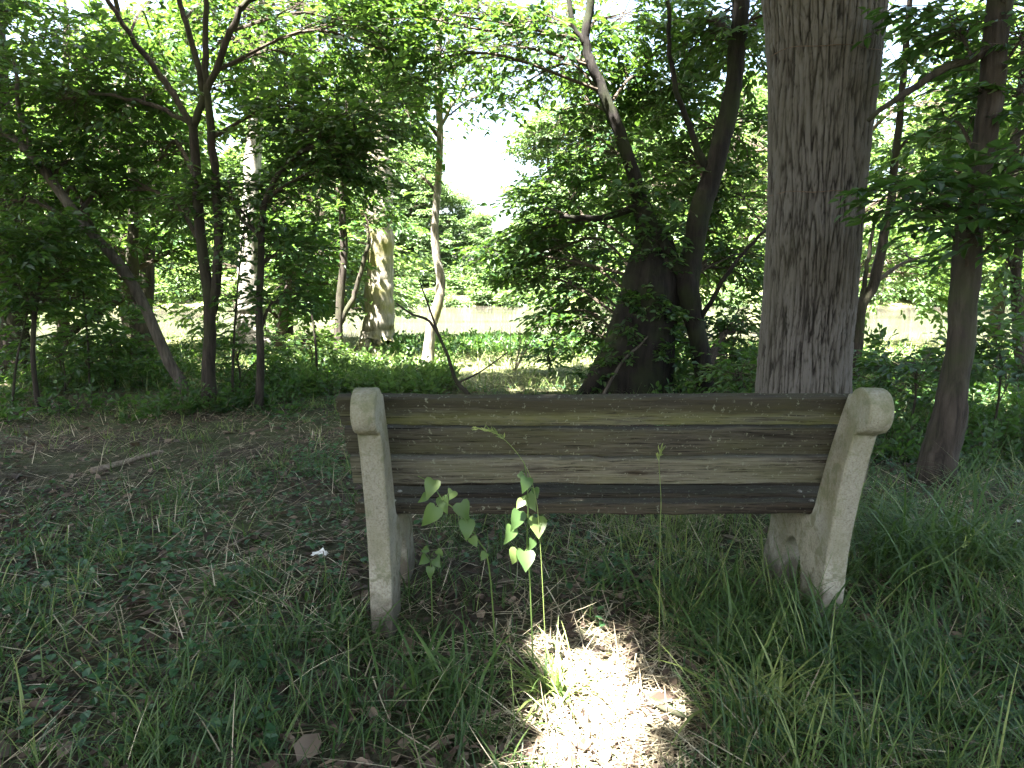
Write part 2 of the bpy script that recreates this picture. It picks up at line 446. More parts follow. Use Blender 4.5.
def soil():
    m, t, b, o = mat('forest_floor')
    geo = t.nodes.new('ShaderNodeNewGeometry'); pos = geo.outputs['Position']
    n1 = noise_tex(t, pos, 1.1, 5, 0.6); n2 = noise_tex(t, pos, 26, 6, 0.7); n4 = noise_tex(t, pos, 7, 5, 0.65)
    vo = t.nodes.new('ShaderNodeTexVoronoi'); vo.inputs['Scale'].default_value = 38; vo.inputs['Randomness'].default_value = 1
    t.links.new(pos, vo.inputs['Vector'])
    sv = t.nodes.new('ShaderNodeSeparateColor'); t.links.new(vo.outputs['Color'], sv.inputs[0])
    lit = ramp(t, sv.outputs[0], [(0.0, (0.022, 0.016, 0.012)), (0.5, (0.045, 0.034, 0.025)), (1.0, (0.12, 0.095, 0.072))]).outputs[0]
    dirt = ramp(t, n2.outputs[0], [(0.3, (0.014, 0.011, 0.008)), (0.7, (0.07, 0.054, 0.041))]).outputs[0]
    c = mixc(t, 0.5, dirt, lit)
    green = ramp(t, n4.outputs[0], [(0.3, (0.03, 0.045, 0.018)), (0.7, (0.075, 0.10, 0.035))]).outputs[0]
    gfac = ramp(t, n1.outputs[0], [(0.38, (0, 0, 0)), (0.60, (0.65, 0.65, 0.65))]).outputs[0]
    c = mixc(t, gfac, c, green)
    # the open meadow and the far bank are grass
    sx = t.nodes.new('ShaderNodeSeparateXYZ'); t.links.new(pos, sx.inputs[0])
    mr = N(t, 'ShaderNodeMapRange', interpolation_type='SMOOTHSTEP'); mr.inputs[1].default_value = 6.5; mr.inputs[2].default_value = 10.0
    t.links.new(sx.outputs[1], mr.inputs[0])
    mead = ramp(t, n4.outputs[0], [(0.25, (0.075, 0.085, 0.03)), (0.5, (0.12, 0.135, 0.055)), (0.75, (0.24, 0.22, 0.12))]).outputs[0]
    c = mixc(t, mr.outputs[0], c, mead)
    t.links.new(c, b.inputs['Base Color']); b.inputs['Roughness'].default_value = 0.95
    b.inputs['Specular IOR Level'].default_value = 0.15
    h = N(t, 'ShaderNodeMath', operation='MULTIPLY_ADD'); t.links.new(vo.outputs['Distance'], h.inputs[0]); h.inputs[1].default_value = 0.8; t.links.new(n2.outputs[0], h.inputs[2])
    bump(t, b, h.outputs[0], 0.9, 0.02)
    return m
M_SOIL = soil()

def water():
    m, t, b, o = mat('muddy_water')
    n = noise_tex(t, coords(t, (0.6, 1.6, 1)), 2.2, 4, 0.55)
    n2 = noise_tex(t, coords(t, (0.05, 0.2, 1)), 1.3, 3)
    t.links.new(ramp(t, n2.outputs[0], [(0.35, (0.055, 0.049, 0.038)), (0.65, (0.098, 0.088, 0.07))]).outputs[0], b.inputs['Base Color'])
    b.inputs['Roughness'].default_value = 0.05; b.inputs['IOR'].default_value = 1.33
    bump(t, b, n.outputs[0], 0.12, 0.05)
    return m
M_WATER = water()
def paper():
    m, t, b, o = mat('white_paper')
    n = noise_tex(t, coords(t), 30, 3)
    t.links.new(ramp(t, n.outputs[0], [(0.3, (0.6, 0.6, 0.58)), (0.7, (0.8, 0.8, 0.79))]).outputs[0], b.inputs['Base Color'])
    b.inputs['Roughness'].default_value = 0.8; return m
M_PAPER = paper()

# ------------------------------------------------------------------ ground and water
def spaced(lo, hi, fine_lo, fine_hi, step, grow=1.12):
    a = list(np.arange(fine_lo, fine_hi + 1e-6, step)); s = step
    while a[-1] < hi: s *= grow; a.append(a[-1] + s)
    s = step
    while a[0] > lo: s *= grow; a.insert(0, a[0] - s)
    return np.array(a)
gx = spaced(-700, 700, -4.5, 4.5, 0.06); gy = spaced(-60, 900, 0.9, 7.0, 0.05, 1.09)
X, Y = np.meshgrid(gx, gy)
Z = gz(X, Y)
rg = np.random.default_rng(3)
near = np.exp(-np.maximum(np.hypot(X * 0.8, Y - 2.5) - 3, 0) / 2)
Z = Z + rg.normal(0, 0.006, Z.shape) * near
V = np.stack([X, Y, Z], -1).reshape(-1, 3)
nx, ny = len(gx), len(gy)
i = (np.arange(ny - 1)[:, None] * nx + np.arange(nx - 1)[None]).reshape(-1, 1)
gm = np_mesh('ground', V, [i + np.array([[0, 1, nx + 1, nx]])])
tag(link_mesh('ground', gm, M_SOIL), kind='structure')

wx = spaced(-700, 700, -20, 20, 4, 1.3); wy = np.linspace(15.0, 72, 12)
X, Y = np.meshgrid(wx, wy)
V = np.stack([X, Y, np.full_like(X, WATER_Z)], -1).reshape(-1, 3)
nx, ny = len(wx), len(wy)
i = (np.arange(ny - 1)[:, None] * nx + np.arange(nx - 1)[None]).reshape(-1, 1)
tag(link_mesh('water', np_mesh('water', V, [i + np.array([[0, 1, nx + 1, nx]])]), M_WATER), kind='structure')

# where the sun reaches through: (point, radius)
def spot(px, py, r, dx=0, dy=0, dz=0):
    p = gpt(px, py); SUNSPOTS.append(((p.x + dx, p.y + dy, p.z + dz), r))
spot(602, 690, 0.15); spot(608, 742, 0.16); spot(598, 655, .095)
for x, y, r in ((-1.6, 10.3, 1.9), (.7, 9.6, 1.5), (1.0, 12.8, 2.5), (-2.4, 13.6, 2.5), (0, 16.5, 3.2), (-5.2, 12, 1.3), (-8.5, 11, .9), (4.5, 13, 1.8), (8, 14, 2.5), (-7, 15, 1.6), (3, 17, 2.5)):
    SUNSPOTS.append(((x, y, 0.0), r))
for px, py in ((312, 755), (905, 428), (600, 585)):
    spot(px, py, 0.03 if px != 600 else .02)
spot(900, 420, 0.05); spot(960, 400, 0.3); spot(880, 355, 1.0)
_p = at(825, 322, 4.75); SUNSPOTS.append(((_p.x, _p.y, _p.z), 0.03))
_p = at(957, 365, 3.95); SUNSPOTS.append(((_p.x, _p.y, _p.z), 0.03))
for px, py, YY, r in ((380, 270, 13.0, 0.5), (378, 330, 13.0, 0.5), (431, 345, 9.7, 0.25), (248, 230, 12.3, 0.35), (252, 305, 12.3, 0.3)):
    _p = at(px, py, YY); SUNSPOTS.append(((_p.x, _p.y, _p.z), r))

# ------------------------------------------------------------------ bench
def profile_mesh(name, prof, x0, x1, bev=0.008):
    bm = bmesh.new()
    a = [bm.verts.new((x0, y, z)) for y, z in prof]
    f = bm.faces.new(a)
    r = bmesh.ops.extrude_face_region(bm, geom=[f])
    vs = [v for v in r['geom'] if isinstance(v, bmesh.types.BMVert)]
    bmesh.ops.translate(bm, verts=vs, vec=(x1 - x0, 0, 0))
    bmesh.ops.recalc_face_normals(bm, faces=bm.faces)
    es = [e for e in bm.edges if len(e.link_faces) == 2 and any(len(g.verts) > 4 for g in e.link_faces)]
    bmesh.ops.bevel(bm, geom=es, offset=bev, segments=2, profile=0.5, affect='EDGES')
    bmesh.ops.triangulate(bm, faces=[g for g in bm.faces if len(g.verts) > 4])
    me = bpy.data.meshes.new(name); bm.to_mesh(me); bm.free()
    return me

def curve2(pts, n):
    P = np.array([(p[0], p[1], 0) for p in pts], float); q = catmull(P, n); return [(a, b) for a, b, _ in q]

def bench_profile():
    c, r = (0.078, 0.742), 0.076
    pts = []
    # scroll: from its front, over the top, round the rear, to the notch
    for k in range(19):
        a = R(35) + R(232) * k / 18
        pts.append((c[0] + r * math.cos(a), c[1] + r * math.sin(a)))
    pts += curve2([(0.088, 0.655), (0.118, 0.55), (0.152, 0.38), (0.172, 0.22), (0.172, 0.08), (0.165, -0.18)], 14)   # rear edge
    pts += [(0.345, -0.18)]
    pts += curve2([(0.350, -0.04), (0.375, 0.09), (0.45, 0.165), (0.53, 0.11), (0.56, -0.04)], 12)   # arch
    pts += [(0.565, -0.18), (0.735, -0.18)]
    pts += curve2([(0.735, 0.0), (0.70, 0.11), (0.705, 0.20), (0.755, 0.27), (0.752, 0.299)], 10)   # front leg
    pts += [(0.735, 0.309)]
    pts += curve2([(0.70, 0.309), (0.50, 0.289), (0.385, 0.285), (0.322, 0.315), (0.29, 0.42)], 12)  # seat rest
    pts += curve2([(0.255, 0.54), (0.195, 0.70), (0.158, 0.785)], 5)
    return pts

def slat_mesh(name, L, w_, h_, seed, bev=0.006):
    """worn plank, long axis X, thickness Y, height Z"""
    rr = np.random.default_rng(seed)
    n = 40
    xs = np.linspace(-L / 2, L / 2, n)
    b = bev
    sec = np.array([(-w_ / 2 + b, -h_ / 2), (w_ / 2 - b, -h_ / 2), (w_ / 2, -h_ / 2 + b), (w_ / 2, h_ / 2 - b), (w_ / 2 - b, h_ / 2), (-w_ / 2 + b, h_ / 2), (-w_ / 2, h_ / 2 - b), (-w_ / 2, -h_ / 2 + b)])
    V = np.zeros((n, 8, 3)); V[:, :, 0] = xs[:, None]; V[:, :, 1] = sec[None, :, 0]; V[:, :, 2] = sec[None, :, 1]
    w1 = np.convolve(rr.normal(0, 1, n + 8), np.ones(9) / 9, 'valid')
    V[:, :, 2] += (w1 * 0.007)[:, None]; V[:, :, 1:] += rr.normal(0, 0.0012, (n, 8, 2))
    V[0, :, 0] += rr.normal(0, .003, 8); V[-1, :, 0] += rr.normal(0, .003, 8)
    j = np.arange(8); i = np.arange(n - 1)[:, None] * 8
    q = np.stack([i + j, i + (j + 1) % 8, i + 8 + (j + 1) % 8, i + 8 + j], -1).reshape(-1, 4)
    caps = np.array([list(range(7, -1, -1)), [(n - 1) * 8 + k for k in range(8)]])
    return np_mesh(name, V.reshape(-1, 3), [q[:, ::-1], caps[:, ::-1]], smooth_shade=False)

BX, BY = 0.349, 2.12
bench = empty('park_bench', (BX, BY, 0), 'weathered wooden slat park bench with pale concrete scroll ends, seen from behind', 'bench')
prof = bench_profile()
for s in (-1, 1):
    x = s * 0.817
    me = profile_mesh('end_support', prof, -0.040, 0.040)
    o = link_mesh('end_support', me, M_CONC, bench, (x, 0, 0))
    o.rotation_euler = (0, R(2.6) if s > 0 else R(-0.6), 0)
    if s > 0: o.location.x += -0.022
# slats on the front of the supports: (y, z, height, material)
LEAN = R(18)
def front_at(z):
    P = [(0.29, 0.42), (0.255, 0.54), (0.195, 0.70), (0.158, 0.785)]
    for (y0, z0), (y1, z1) in zip(P, P[1:]):
        if z <= z1: return y0 + (y1 - y0) * (z - z0) / (z1 - z0)
    return 0.158
for k, (z, m) in enumerate(((0.722, M_PLANK1), (0.603, M_PLANK2), (0.485, M_PLANK3))):
    o = link_mesh('back_slat', slat_mesh('back_slat', 1.875, 0.040, 0.1085, 10 + k), m, bench, (-0.008 + 0.006 * k, front_at(z) + 0.026, z))
    o.rotation_euler = (LEAN, 0, R(0.15 * (k - 1)))
for k, (y, z) in enumerate(((0.385, 0.318), (0.505, 0.322), (0.625, 0.330), (0.735, 0.339))):
    o = link_mesh('seat_slat', slat_mesh('seat_slat', 1.86, 0.104, 0.042, 20 + k), M_PLANK4, bench, (0.004 * (k - 1.5), y, z))
    o.rotation_euler = (R(-6 if k == 0 else 3), 0, 0)
    for s in (-1, 1):
        for q in (-1, 1):
            if k > 1 or q > 0: continue
            G = Geo(); tube(G, np.array([(0, 0, 0), (0, 0, .004), (0, 0, .0062)]), [.010, .009, .005], 10)
            link_mesh('bolt', G.mesh('bolt'), M_BOLT, o, (s * 0.79, q * 0.024, 0.0205))

# ------------------------------------------------------------------ trees
def path3(pts, Y, top=None):
    """[(px, py, half width px[, dY])] -> points, radii"""
    P, r = [], []
    for q in pts:
        p = at(q[0], q[1], Y + (q[3] if len(q) > 3 else 0)); P.append(p)
        r.append(q[2] / F_PX * Y)
    return np.array(P), np.array(r)

class Tree:
    def __init__(s, name, label, pts, Y, bark, leafm=None, group=None, seed=1, sides=12, wob=0.05, extend=None, cat='tree', world=None):
        s.rng = np.random.default_rng(seed)
        s.P, s.r = path3(pts, Y) if world is None else (np.array([q[:3] for q in world], float), np.array([q[3] for q in world], float))
        b = s.P[0].copy(); g = float(gz(b[0], b[1]))
        s.base = np.array([b[0], b[1], g])
        s.P = np.vstack([[b[0], b[1], g - 0.12], s.P]) if b[2] > g - 0.1 else s.P
        if len(s.P) > len(s.r): s.r = np.concatenate([[s.r[0] * 1.15], s.r])
        if extend:      # carry the stem on above the picture
            d = unit(s.P[-1] - s.P[-2]); d = unit(d * 0.6 + np.array([0, 0, 0.6]))
            s.P = np.vstack([s.P, s.P[-1] + d * extend * .5, s.P[-1] + d * extend + np.array([s.rng.normal(0, .3), s.rng.normal(0, .3), 0])])
            s.r = np.concatenate([s.r, [s.r[-1] * .7, s.r[-1] * .3]])
        s.Y = Y; s.bark = bark; s.leafm = leafm or M_LEAF; s.seed = seed
        s.e = empty(name, s.base, label, cat, group)
        n = max(14, int(np.linalg.norm(np.diff(s.P, axis=0), axis=1).sum() / 0.09)); n = min(n, 160)
        s.TP = catmull(s.P, n); s.TR = np.interp(np.linspace(0, 1, n), np.linspace(0, 1, len(s.r)), s.r)
        s.TP[1:-1] += s.rng.normal(0, 1, (n - 2, 3)) * (s.TR[1:-1, None] * 0.035)
        G = Geo(); tube(G, s.TP, s.TR, sides, 0, wob, seed)
        s.trunk = link_mesh('trunk', G.mesh('trunk', s.base), bark, s.e)
        s.nodes = [(s.TP, s.TR)]
        s.C = Geo(); s.has_leaf = False
    def limb(s, pts, dY=0.0, part=True, sides=8, jit=0.02):
        P, r = path3(pts, s.Y + dY) if len(pts[0]) < 4 else path3(pts, s.Y)
        # join the first point to the nearest point of the stem
        a = min(((np.linalg.norm(tp - P[0]), tp) for tp, in ((q,) for NP, _ in s.nodes for q in NP)), key=lambda z: z[0])
        if a[0] < 0.5: P[0] = a[1]
        n = max(8, int(np.linalg.norm(np.diff(P, axis=0), axis=1).sum() / 0.08))
        Q = catmull(P, n); rr = np.interp(np.linspace(0, 1, n), np.linspace(0, 1, len(r)), r)
        Q[1:] += s.rng.normal(0, 1, (n - 1, 3)) * jit * 0.3
        G = Geo(); tube(G, Q, rr, sides, 0, 0.05, s.seed + len(s.nodes))
        link_mesh('branch', G.mesh('branch', s.base), s.bark, s.e)
        s.nodes.append((Q, rr))
        return s
    def mass(s, c, rad, nb, leaf=0.10, tint=0.5, per=5, nl=9, L=(0.3, 0.6), limb=True, twigs=True, low=0.0, keep=True, rmax=.045):
        """a foliage mass: a bough to its middle, branchlets, leafy twigs"""
        rng = s.rng; c = np.array(c); rad = np.array(rad if hasattr(rad, '__len__') else (rad,) * 3, float)
        best = None
        for NP, NR in s.nodes:
            d = np.linalg.norm(NP - c, axis=1) + np.maximum(NP[:, 2] - c[2] + 0.3, 0) * 1.5
            k = int(np.argmin(d))
            if best is None or d[k] < best[0]: best = (d[k], NP[k], NR[k])
        a = best[1]; r0 = min(best[2] * 0.55, rmax)
        mid = (a + c) / 2 + np.array([0, 0, 0.12]) * np.linalg.norm(c - a) + rng.normal(0, .06, 3) * np.linalg.norm(c - a)
        bough = catmull(np.array([a, mid, c]), 10)
        if limb and keep is True and c[2] > 4.5 and not clear_of(bough, [q for q in SUNSPOTS if .09 < q[1] < .45]).all(): return s
        if limb:
            tube(s.C, bough, np.linspace(r0, r0 * .3 + .003, 10), 6, 1, 0.04, int(rng.integers(1e6)))
        Pb, Db = [], []
        for _ in range(nb):
            u = unit(rng.normal(0, 1, 3)) * rng.uniform(0.35, 1.0) ** 0.6
            e = c + u * rad
            t0 = bough[int(rng.uniform(3, 9.99))]
            dd = e - t0; ln = np.linalg.norm(dd)
            m_ = t0 + dd * .5 + np.array([0, 0, .10 * ln]) + rng.normal(0, .05 * ln, 3)
            q = catmull(np.array([t0, m_, e]), 6)
            if limb and keep is True and c[2] > 4.5 and not clear_of(q, SUNSPOTS).all(): continue
            if limb: tube(s.C, q, np.linspace(max(r0 * .28, .004), .0025, 6), 4, 1, cap=False)
            for k in range(per):
                f = rng.uniform(0.35, 1.0) ** 0.7
                p = q[min(5, int(f * 5.99))] + rng.normal(0, .05, 3)
                dr = unit(dd) ; ang = rng.uniform(-1.2, 1.2)
                dr = np.array([dr[0] * math.cos(ang) - dr[1] * math.sin(ang), dr[0] * math.sin(ang) + dr[1] * math.cos(ang), dr[2] * .4 + rng.normal(0, .18) - low])
                Pb.append(p); Db.append(dr)
        if not Pb: return s
        Pb = np.array(Pb); Db = unit(np.array(Db))
        sprays(s.C, Pb, Db, rng.uniform(*L, len(Pb)), leaf, nl, rng, tint, 0, 1, twigs=twigs, keep=keep)
        s.has_leaf = True
        return s
    def pm(s, px, py, r, nb, dY=0.0, leaf=0.10, tint=0.5, flat=0.75, **k):
        nb = int(nb * DENSE); r *= 1.12
        return s.mass(at(px, py, s.Y + dY), (r, r, r * flat), nb, leaf, tint, keep='small', **k)
    def done(s):
        if s.has_leaf: s.crown = link_mesh('crown', s.C.mesh('crown', s.base, False), [s.leafm, M_TWIG], s.e)
        return s

DENSE = 2.1
# --- great furrowed trunk behind the bench
def big_tree():
    Y = 5.1
    pts = [(801, 452, 62), (802, 425, 52), (803, 396, 46.5), (806, 345, 45.5), (810, 300, 46), (815, 200, 46.5), (819, 100, 50), (821, 40, 54), (821, 0, 57), (822, -60, 66), (824, -120, 60)]
    t = Tree('tree', 'massive furrowed grey-brown trunk right behind the bench, tied round with two wires', pts, Y, M_BIGBARK, seed=11, sides=12, extend=5.0)
    # replace the plain stem by one with modelled bark
    t.r = t.r * .955; n, sd = 460, 560
    P = catmull(t.P, n); rr = np.interp(np.linspace(0, 1, n), np.linspace(0, 1, len(t.r)), t.r)
    ang = np.linspace(0, 2 * np.pi, sd, endpoint=False)
    V = np.zeros((n, sd, 3)); rel = np.zeros((n, sd))
    for i in range(n):
        z = P[i][2]
        for j in range(sd):
            a = ang[j]; cx, sy = math.cos(a), math.sin(a)
            wv = 0.5 * mnoise.noise(Vector((cx * 1.5, sy * 1.5, z * 1.2)))
            q = Vector((cx * 11 + wv * .9, sy * 11, z * 2.7 + wv * 1.5))
            h1 = 1 - abs(mnoise.noise(q)) * 2.2                      # ridge network
            h2 = 1 - abs(mnoise.noise(q * 2.1 + Vector((7, 3, 1)))) * 2.2
            plate = mnoise.noise(Vector((cx * 7, sy * 7, z * 7)))
            h3 = 1 - abs(mnoise.noise(Vector((cx * 14, sy * 14, z * 16)))) * 2.4
            f = max(0, h1) ** 3 * .95 + max(0, h2) ** 3 * .6 + max(0, h3) ** 4 * .35
            rel[i, j] = 1 - min(1, f) + 0.22 * plate
            rad = rr[i] * (1 + 0.09 * mnoise.noise(Vector((cx * 1.1, sy * 1.1, z * .5))) + 0.07 * math.exp(-max(z, 0) * 2.2) * math.cos(5 * a + 1)) + 0.018 * (rel[i, j] - .6)
            V[i, j] = (P[i][0] + rad * cx, P[i][1] + rad * sy, z)
    V = V.reshape(-1, 3) - t.base
    ii = np.arange(n - 1)[:, None] * sd; j = np.arange(sd)[None]; j2 = (j + 1) % sd
    me = np_mesh('trunk', V, [np.stack([ii + j, ii + j2, ii + sd + j2, ii + sd + j], -1).reshape(-1, 4)])
    at_ = me.attributes.new('relief', 'FLOAT', 'POINT'); at_.data.foreach_set('value', rel.ravel().astype(np.float32))
    old = t.trunk.data; t.trunk.data = me; me.materials.append(M_BIGBARK); bpy.data.meshes.remove(old)
    # two wires
    for py, sag in ((62, .02), (197, .008)):
        c = at(816, py, Y); k = int(np.argmin(np.abs(P[:, 2] - c.z))); r0 = rr[k] + 0.016
        a = np.linspace(0, 2 * np.pi, 60)
        W = np.stack([P[k][0] + r0 * np.cos(a), P[k][1] + r0 * np.sin(a), c.z + sag * np.sin(a * 2 + 1) + .006 * np.sin(a * 7)], -1)
        G = Geo(); tube(G, W, np.full(60, .0026), 5); link_mesh('wire', G.mesh('wire', t.base), M_WIRE, t.e)
    for (dx, dy, z, r) in ((-1.5, -1.0, 7.4, 1.6), (1.2, -1.6, 7.6, 1.6), (0.2, 1.2, 8.4, 1.8), (1.6, .9, 7.0, 1.4), (-2.2, 1.0, 7.2, 1.4), (-.4, -2.6, 7.9, 1.6), (-2.2, -2.6, 8.2, 1.6), (-3.2, -1.2, 8.0, 1.5), (-2.6, .4, 8.8, 1.6), (-1.2, -2.0, 6.6, 1.2), (-3.6, -3.2, 8.6, 1.6), (-.9, -1.4, 7.2, 1.1), (-1.0, -.8, 8.2, 1.3), (-.3, -2.0, 6.9, 1.0)):
        t.mass((t.base[0] + dx, t.base[1] + dy, z), (r, r, r * .6), 30, 0.19, .5, per=5, twigs=False, L=(.4, .7))
    t.done()
big_tree()

# --- right edge tree
t = Tree('tree', 'slim tree near the right edge with one long bare bough reaching left', [(934, 486, 20), (944, 440, 16.5), (952, 400, 14.5), (959, 350, 12.5), (964, 300, 12.5), (968, 235, 12.5), (975, 190, 10.5), (985, 140, 10), (993, 70, 11), (1000, 0, 11), (1008, -80, 10)], 4.05, M_BARK, seed=21, extend=2.5)
t.limb([(983, 50, 5), (936, 73, 3.6), (900, 98, 3), (868, 118, 2.2)])
t.limb([(990, 170, 3), (1040, 120, 2.5), (1090, 90, 2)])
for px, py, r, nb, dy in ((940, 200, .34, 6, -.3), (972, 178, .32, 5, -.3), (915, 196, .22, 4, -.1), (990, 215, .3, 6, -.4), (1025, 150, .45, 9, .1), (1030, 90, .42, 9, .2), (945, 120, .3, 5, .3), (1020, 220, .4, 10, -.2), (1030, 30, .5, 12, 0), (960, 20, .4, 9, .3)):
    t.pm(px, py, r, nb * .7, dy, leaf=.085, tint=.38, flat=.35, per=3, nl=8, L=(.22, .4), rmax=.011)
for dx, dy, z in ((-1.2, -1.4, 6.6), (-.6, -.8, 6.9), (-1.6, -2.2, 7.2), (-.2, -1.8, 7.0)):
    t.mass((t.base[0] + dx, t.base[1] + dy, z), (1.1, 1.1, .6), 24, .17, .5, per=5, twigs=False, L=(.4, .7))
t.done()

# --- slim crooked sapling between the great trunk and the right tree
t = Tree('tree', 'crooked slim sapling rising between the great trunk and the right edge tree', [(852, 392, 6.5), (857, 340, 6), (861, 306, 5.6), (874, 284, 5), (882, 245, 4.5), (890, 207, 4), (897, 143, 3.4), (902, 95, 3), (908, 20, 2.6)], 8.2, M_BARK, seed=22, extend=2)
t.limb([(857, 330, 3), (866, 270, 2.2), (876, 215, 1.6)])
for px, py, r, nb, dy in ((900, 60, .6, 12, 0), (925, 130, .55, 10, 0), (880, 20, .7, 12, .4), (940, 200, .5, 8, .4), (890, 150, .45, 7, .3), (915, 260, .5, 8, .8)):
    t.pm(px, py, r, nb * .5, dy, leaf=.095, tint=.6)
t.done()

t = Tree('tree', 'thin dark stem at the extreme right margin among low shrubs', [(1022, 395, 5), (1016, 290, 4.5), (1019, 240, 4), (1014, 180, 3.5), (1020, 100, 3)], 7.4, M_BARK, seed=23, extend=1.5)
for px, py, r, nb, dy in ((1000, 250, .5, 10, .2), (1030, 190, .6, 10, .2), (1010, 120, .6, 10, .6), (1040, 60, .6, 10, 0)):
    t.pm(px, py, r, nb * .5, dy, leaf=.09, tint=.5)
t.done()

# --- gnarled dark tree in the middle
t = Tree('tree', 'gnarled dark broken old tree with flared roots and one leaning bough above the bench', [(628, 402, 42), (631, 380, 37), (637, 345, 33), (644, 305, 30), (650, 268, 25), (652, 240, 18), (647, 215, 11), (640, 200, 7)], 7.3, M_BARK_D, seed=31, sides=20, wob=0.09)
t.limb([(655, 245, 11), (640, 200, 7.5), (621, 135, 6), (598, 80, 5), (586, 45, 4.4), (590, 0, 3.8), (600, -90, 3)])
t.limb([(588, 50, 3), (572, 20, 2.4), (566, -40, 2)])
t.limb([(630, 370, 13), (602, 372, 10), (588, 392, 9), (584, 402, 8)], dY=-.15)
t.limb([(660, 380, 10), (672, 392, 8), (676, 404, 7)], dY=-.1)
t.limb([(640, 205, 4), (600, 218, 3), (560, 216, 2)])
for px, py in ((655, 262), (662, 320), (660, 225), (648, 290), (618, 350), (605, 376), (632, 310), (668, 365)):
    t.pm(px, py, .22, 5, -.22, leaf=.07, tint=.35, flat=1.1, per=4, nl=6, L=(.1, .25), limb=False)
for px, py, r, nb, dy in ((560, 60, .75, 22, 0), (630, 40, .8, 24, .3), (562, 110, .45, 10, .3), (505, 45, .5, 13, -.6), (455, 15, .55, 14, -.7), (425, 60, .42, 10, -.8), (520, 85, .32, 7, -.4), (400, 10, .5, 12, -.8), (545, 15, .5, 12, -.7), (600, 150, .6, 18, -.2), (570, 200, .6, 18, .3), (640, 110, .6, 16, .6), (535, 262, .30, 7, .6), (560, 270, .55, 16, .3), (600, 300, .45, 13, .4), (585, 330, .34, 9, -.2), (510, 30, .7, 18, .3), (640, 200, .55, 14, -.6), (620, 260, .45, 10, .3), (548, 222, .3, 7, .5), (512, 238, .26, 6, .6), (488, 250, .2, 4, .8), (500, 282, .24, 5, .8), (538, 318, .24, 6, .8)):
    t.pm(px, py, r, nb * .62, dy + .9, leaf=.095, tint=.48, low=.1, rmax=.02)
t.done()
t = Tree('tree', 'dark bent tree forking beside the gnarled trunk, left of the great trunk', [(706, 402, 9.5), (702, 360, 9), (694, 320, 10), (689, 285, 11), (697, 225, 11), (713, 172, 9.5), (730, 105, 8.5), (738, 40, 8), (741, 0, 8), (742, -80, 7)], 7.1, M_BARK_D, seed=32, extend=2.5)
t.limb([(690, 282, 7), (675, 262, 6.5), (662, 240, 6)])
t.limb([(712, 172, 4), (690, 130, 3), (672, 70, 2.4), (668, 0, 2)])
t.limb([(699, 330, 3), (730, 270, 2), (765, 230, 1.5)], dY=-.2)
for px, py, r, nb, dy in ((690, 40, .8, 22, 0), (740, 60, .7, 18, .4), (720, 140, .65, 18, .3), (745, 200, .55, 16, .2), (690, 180, .6, 14, .6), (730, 270, .55, 16, .2), (740, 330, .45, 12, .1), (680, 340, .4, 9, .7), (670, 100, .6, 15, .6), (720, 350, .35, 9, -.4), (750, 20, .6, 14, -.5), (705, 235, .5, 12, .8)):
    t.pm(px, py, r, nb * .62, dy + .9, leaf=.09, tint=.5, low=.1)
for dx, dy, z in ((-2.5, -2.0, 7.2), (-1.0, -2.4, 7.6), (-3.4, -.8, 7.8), (-1.6, -.4, 8.2), (.4, -1.2, 7.4)):
    t.mass((t.base[0] + dx, t.base[1] + dy, z), (1.4, 1.4, .8), 26, .17, .5, per=5, twigs=False, L=(.4, .7))
t.done()

# --- pale sunlit trunk and slender stems on the meadow
t = Tree('tree', 'stout sunlit tan trunk standing on the meadow left of the sky gap', [(377, 352, 20), (378, 335, 16), (380, 280, 13.5), (380, 217, 12.5), (378, 150, 11.5), (376, 60, 11), (374, -40, 10)], 13.0, M_BARK_Y, seed=41, extend=5, sides=16)
t.limb([(371, 205, 4), (345, 215, 3), (328, 190, 2.4), (300, 160, 2)])
for px, py, r, nb, dy in ((330, 60, 1.2, 18, .8), (400, 30, 1.2, 18, .5), (325, 130, .9, 14, .8), (415, 90, .8, 10, .8), (352, 190, .35, 4, .6), (355, -60, 1.6, 24, 0), (430, -40, 1.4, 16, 0), (395, 215, .25, 3, -.5)):
    t.pm(px, py, r, nb * .7, dy, leaf=.13, tint=.55, L=(.35, .7))
t.done()
t = Tree('tree', 'sinuous slender pale stem on the meadow, directly below the sky gap', [(428, 367, 6.5), (430, 333, 5.2), (438, 303, 5), (441, 282, 4.6), (436, 252, 4), (435, 220, 3.7), (438, 186, 3.5), (440, 133, 3.4), (438, 66, 3.2), (441, 0, 3)], 9.8, M_BARK_Y, seed=42, extend=2)
t.limb([(439, 130, 1.8), (462, 90, 1.4), (490, 62, 1.0)])
for px, py, r, nb, dy in ((400, 40, .8, 18, -.2), (450, 50, .8, 18, 0), (485, 60, .6, 12, .2), (500, 100, .45, 8, .5), (405, 110, .55, 12, -.2), (455, 105, .4, 7, .3), (480, 15, .7, 14, .4), (412, 170, .3, 5, .2)):
    t.pm(px, py, r, nb * .62, dy, leaf=.105, tint=.42, low=.1)
t.done()
t = Tree('tree', 'thin dark forked stem standing just left of the stout sunlit trunk', [(337, 362, 4.4), (339, 320, 4.2), (341, 290, 4), (344, 250, 3.7), (342, 210, 3.4), (346, 150, 3), (350, 60, 2.4)], 10.4, M_BARK, seed=43)
t.limb([(341, 325, 2.8), (352, 300, 2.6), (360, 275, 2.3), (370, 238, 1.8)])
for px, py, r, nb, dy in ((350, 100, .6, 12, 0), (330, 180, .6, 10, .3), (320, 60, .8, 14, 0), (365, 215, .35, 6, 0), (320, 250, .5, 8, .6)):
    t.pm(px, py, r, nb, dy, leaf=.10, tint=.6)
t.done()

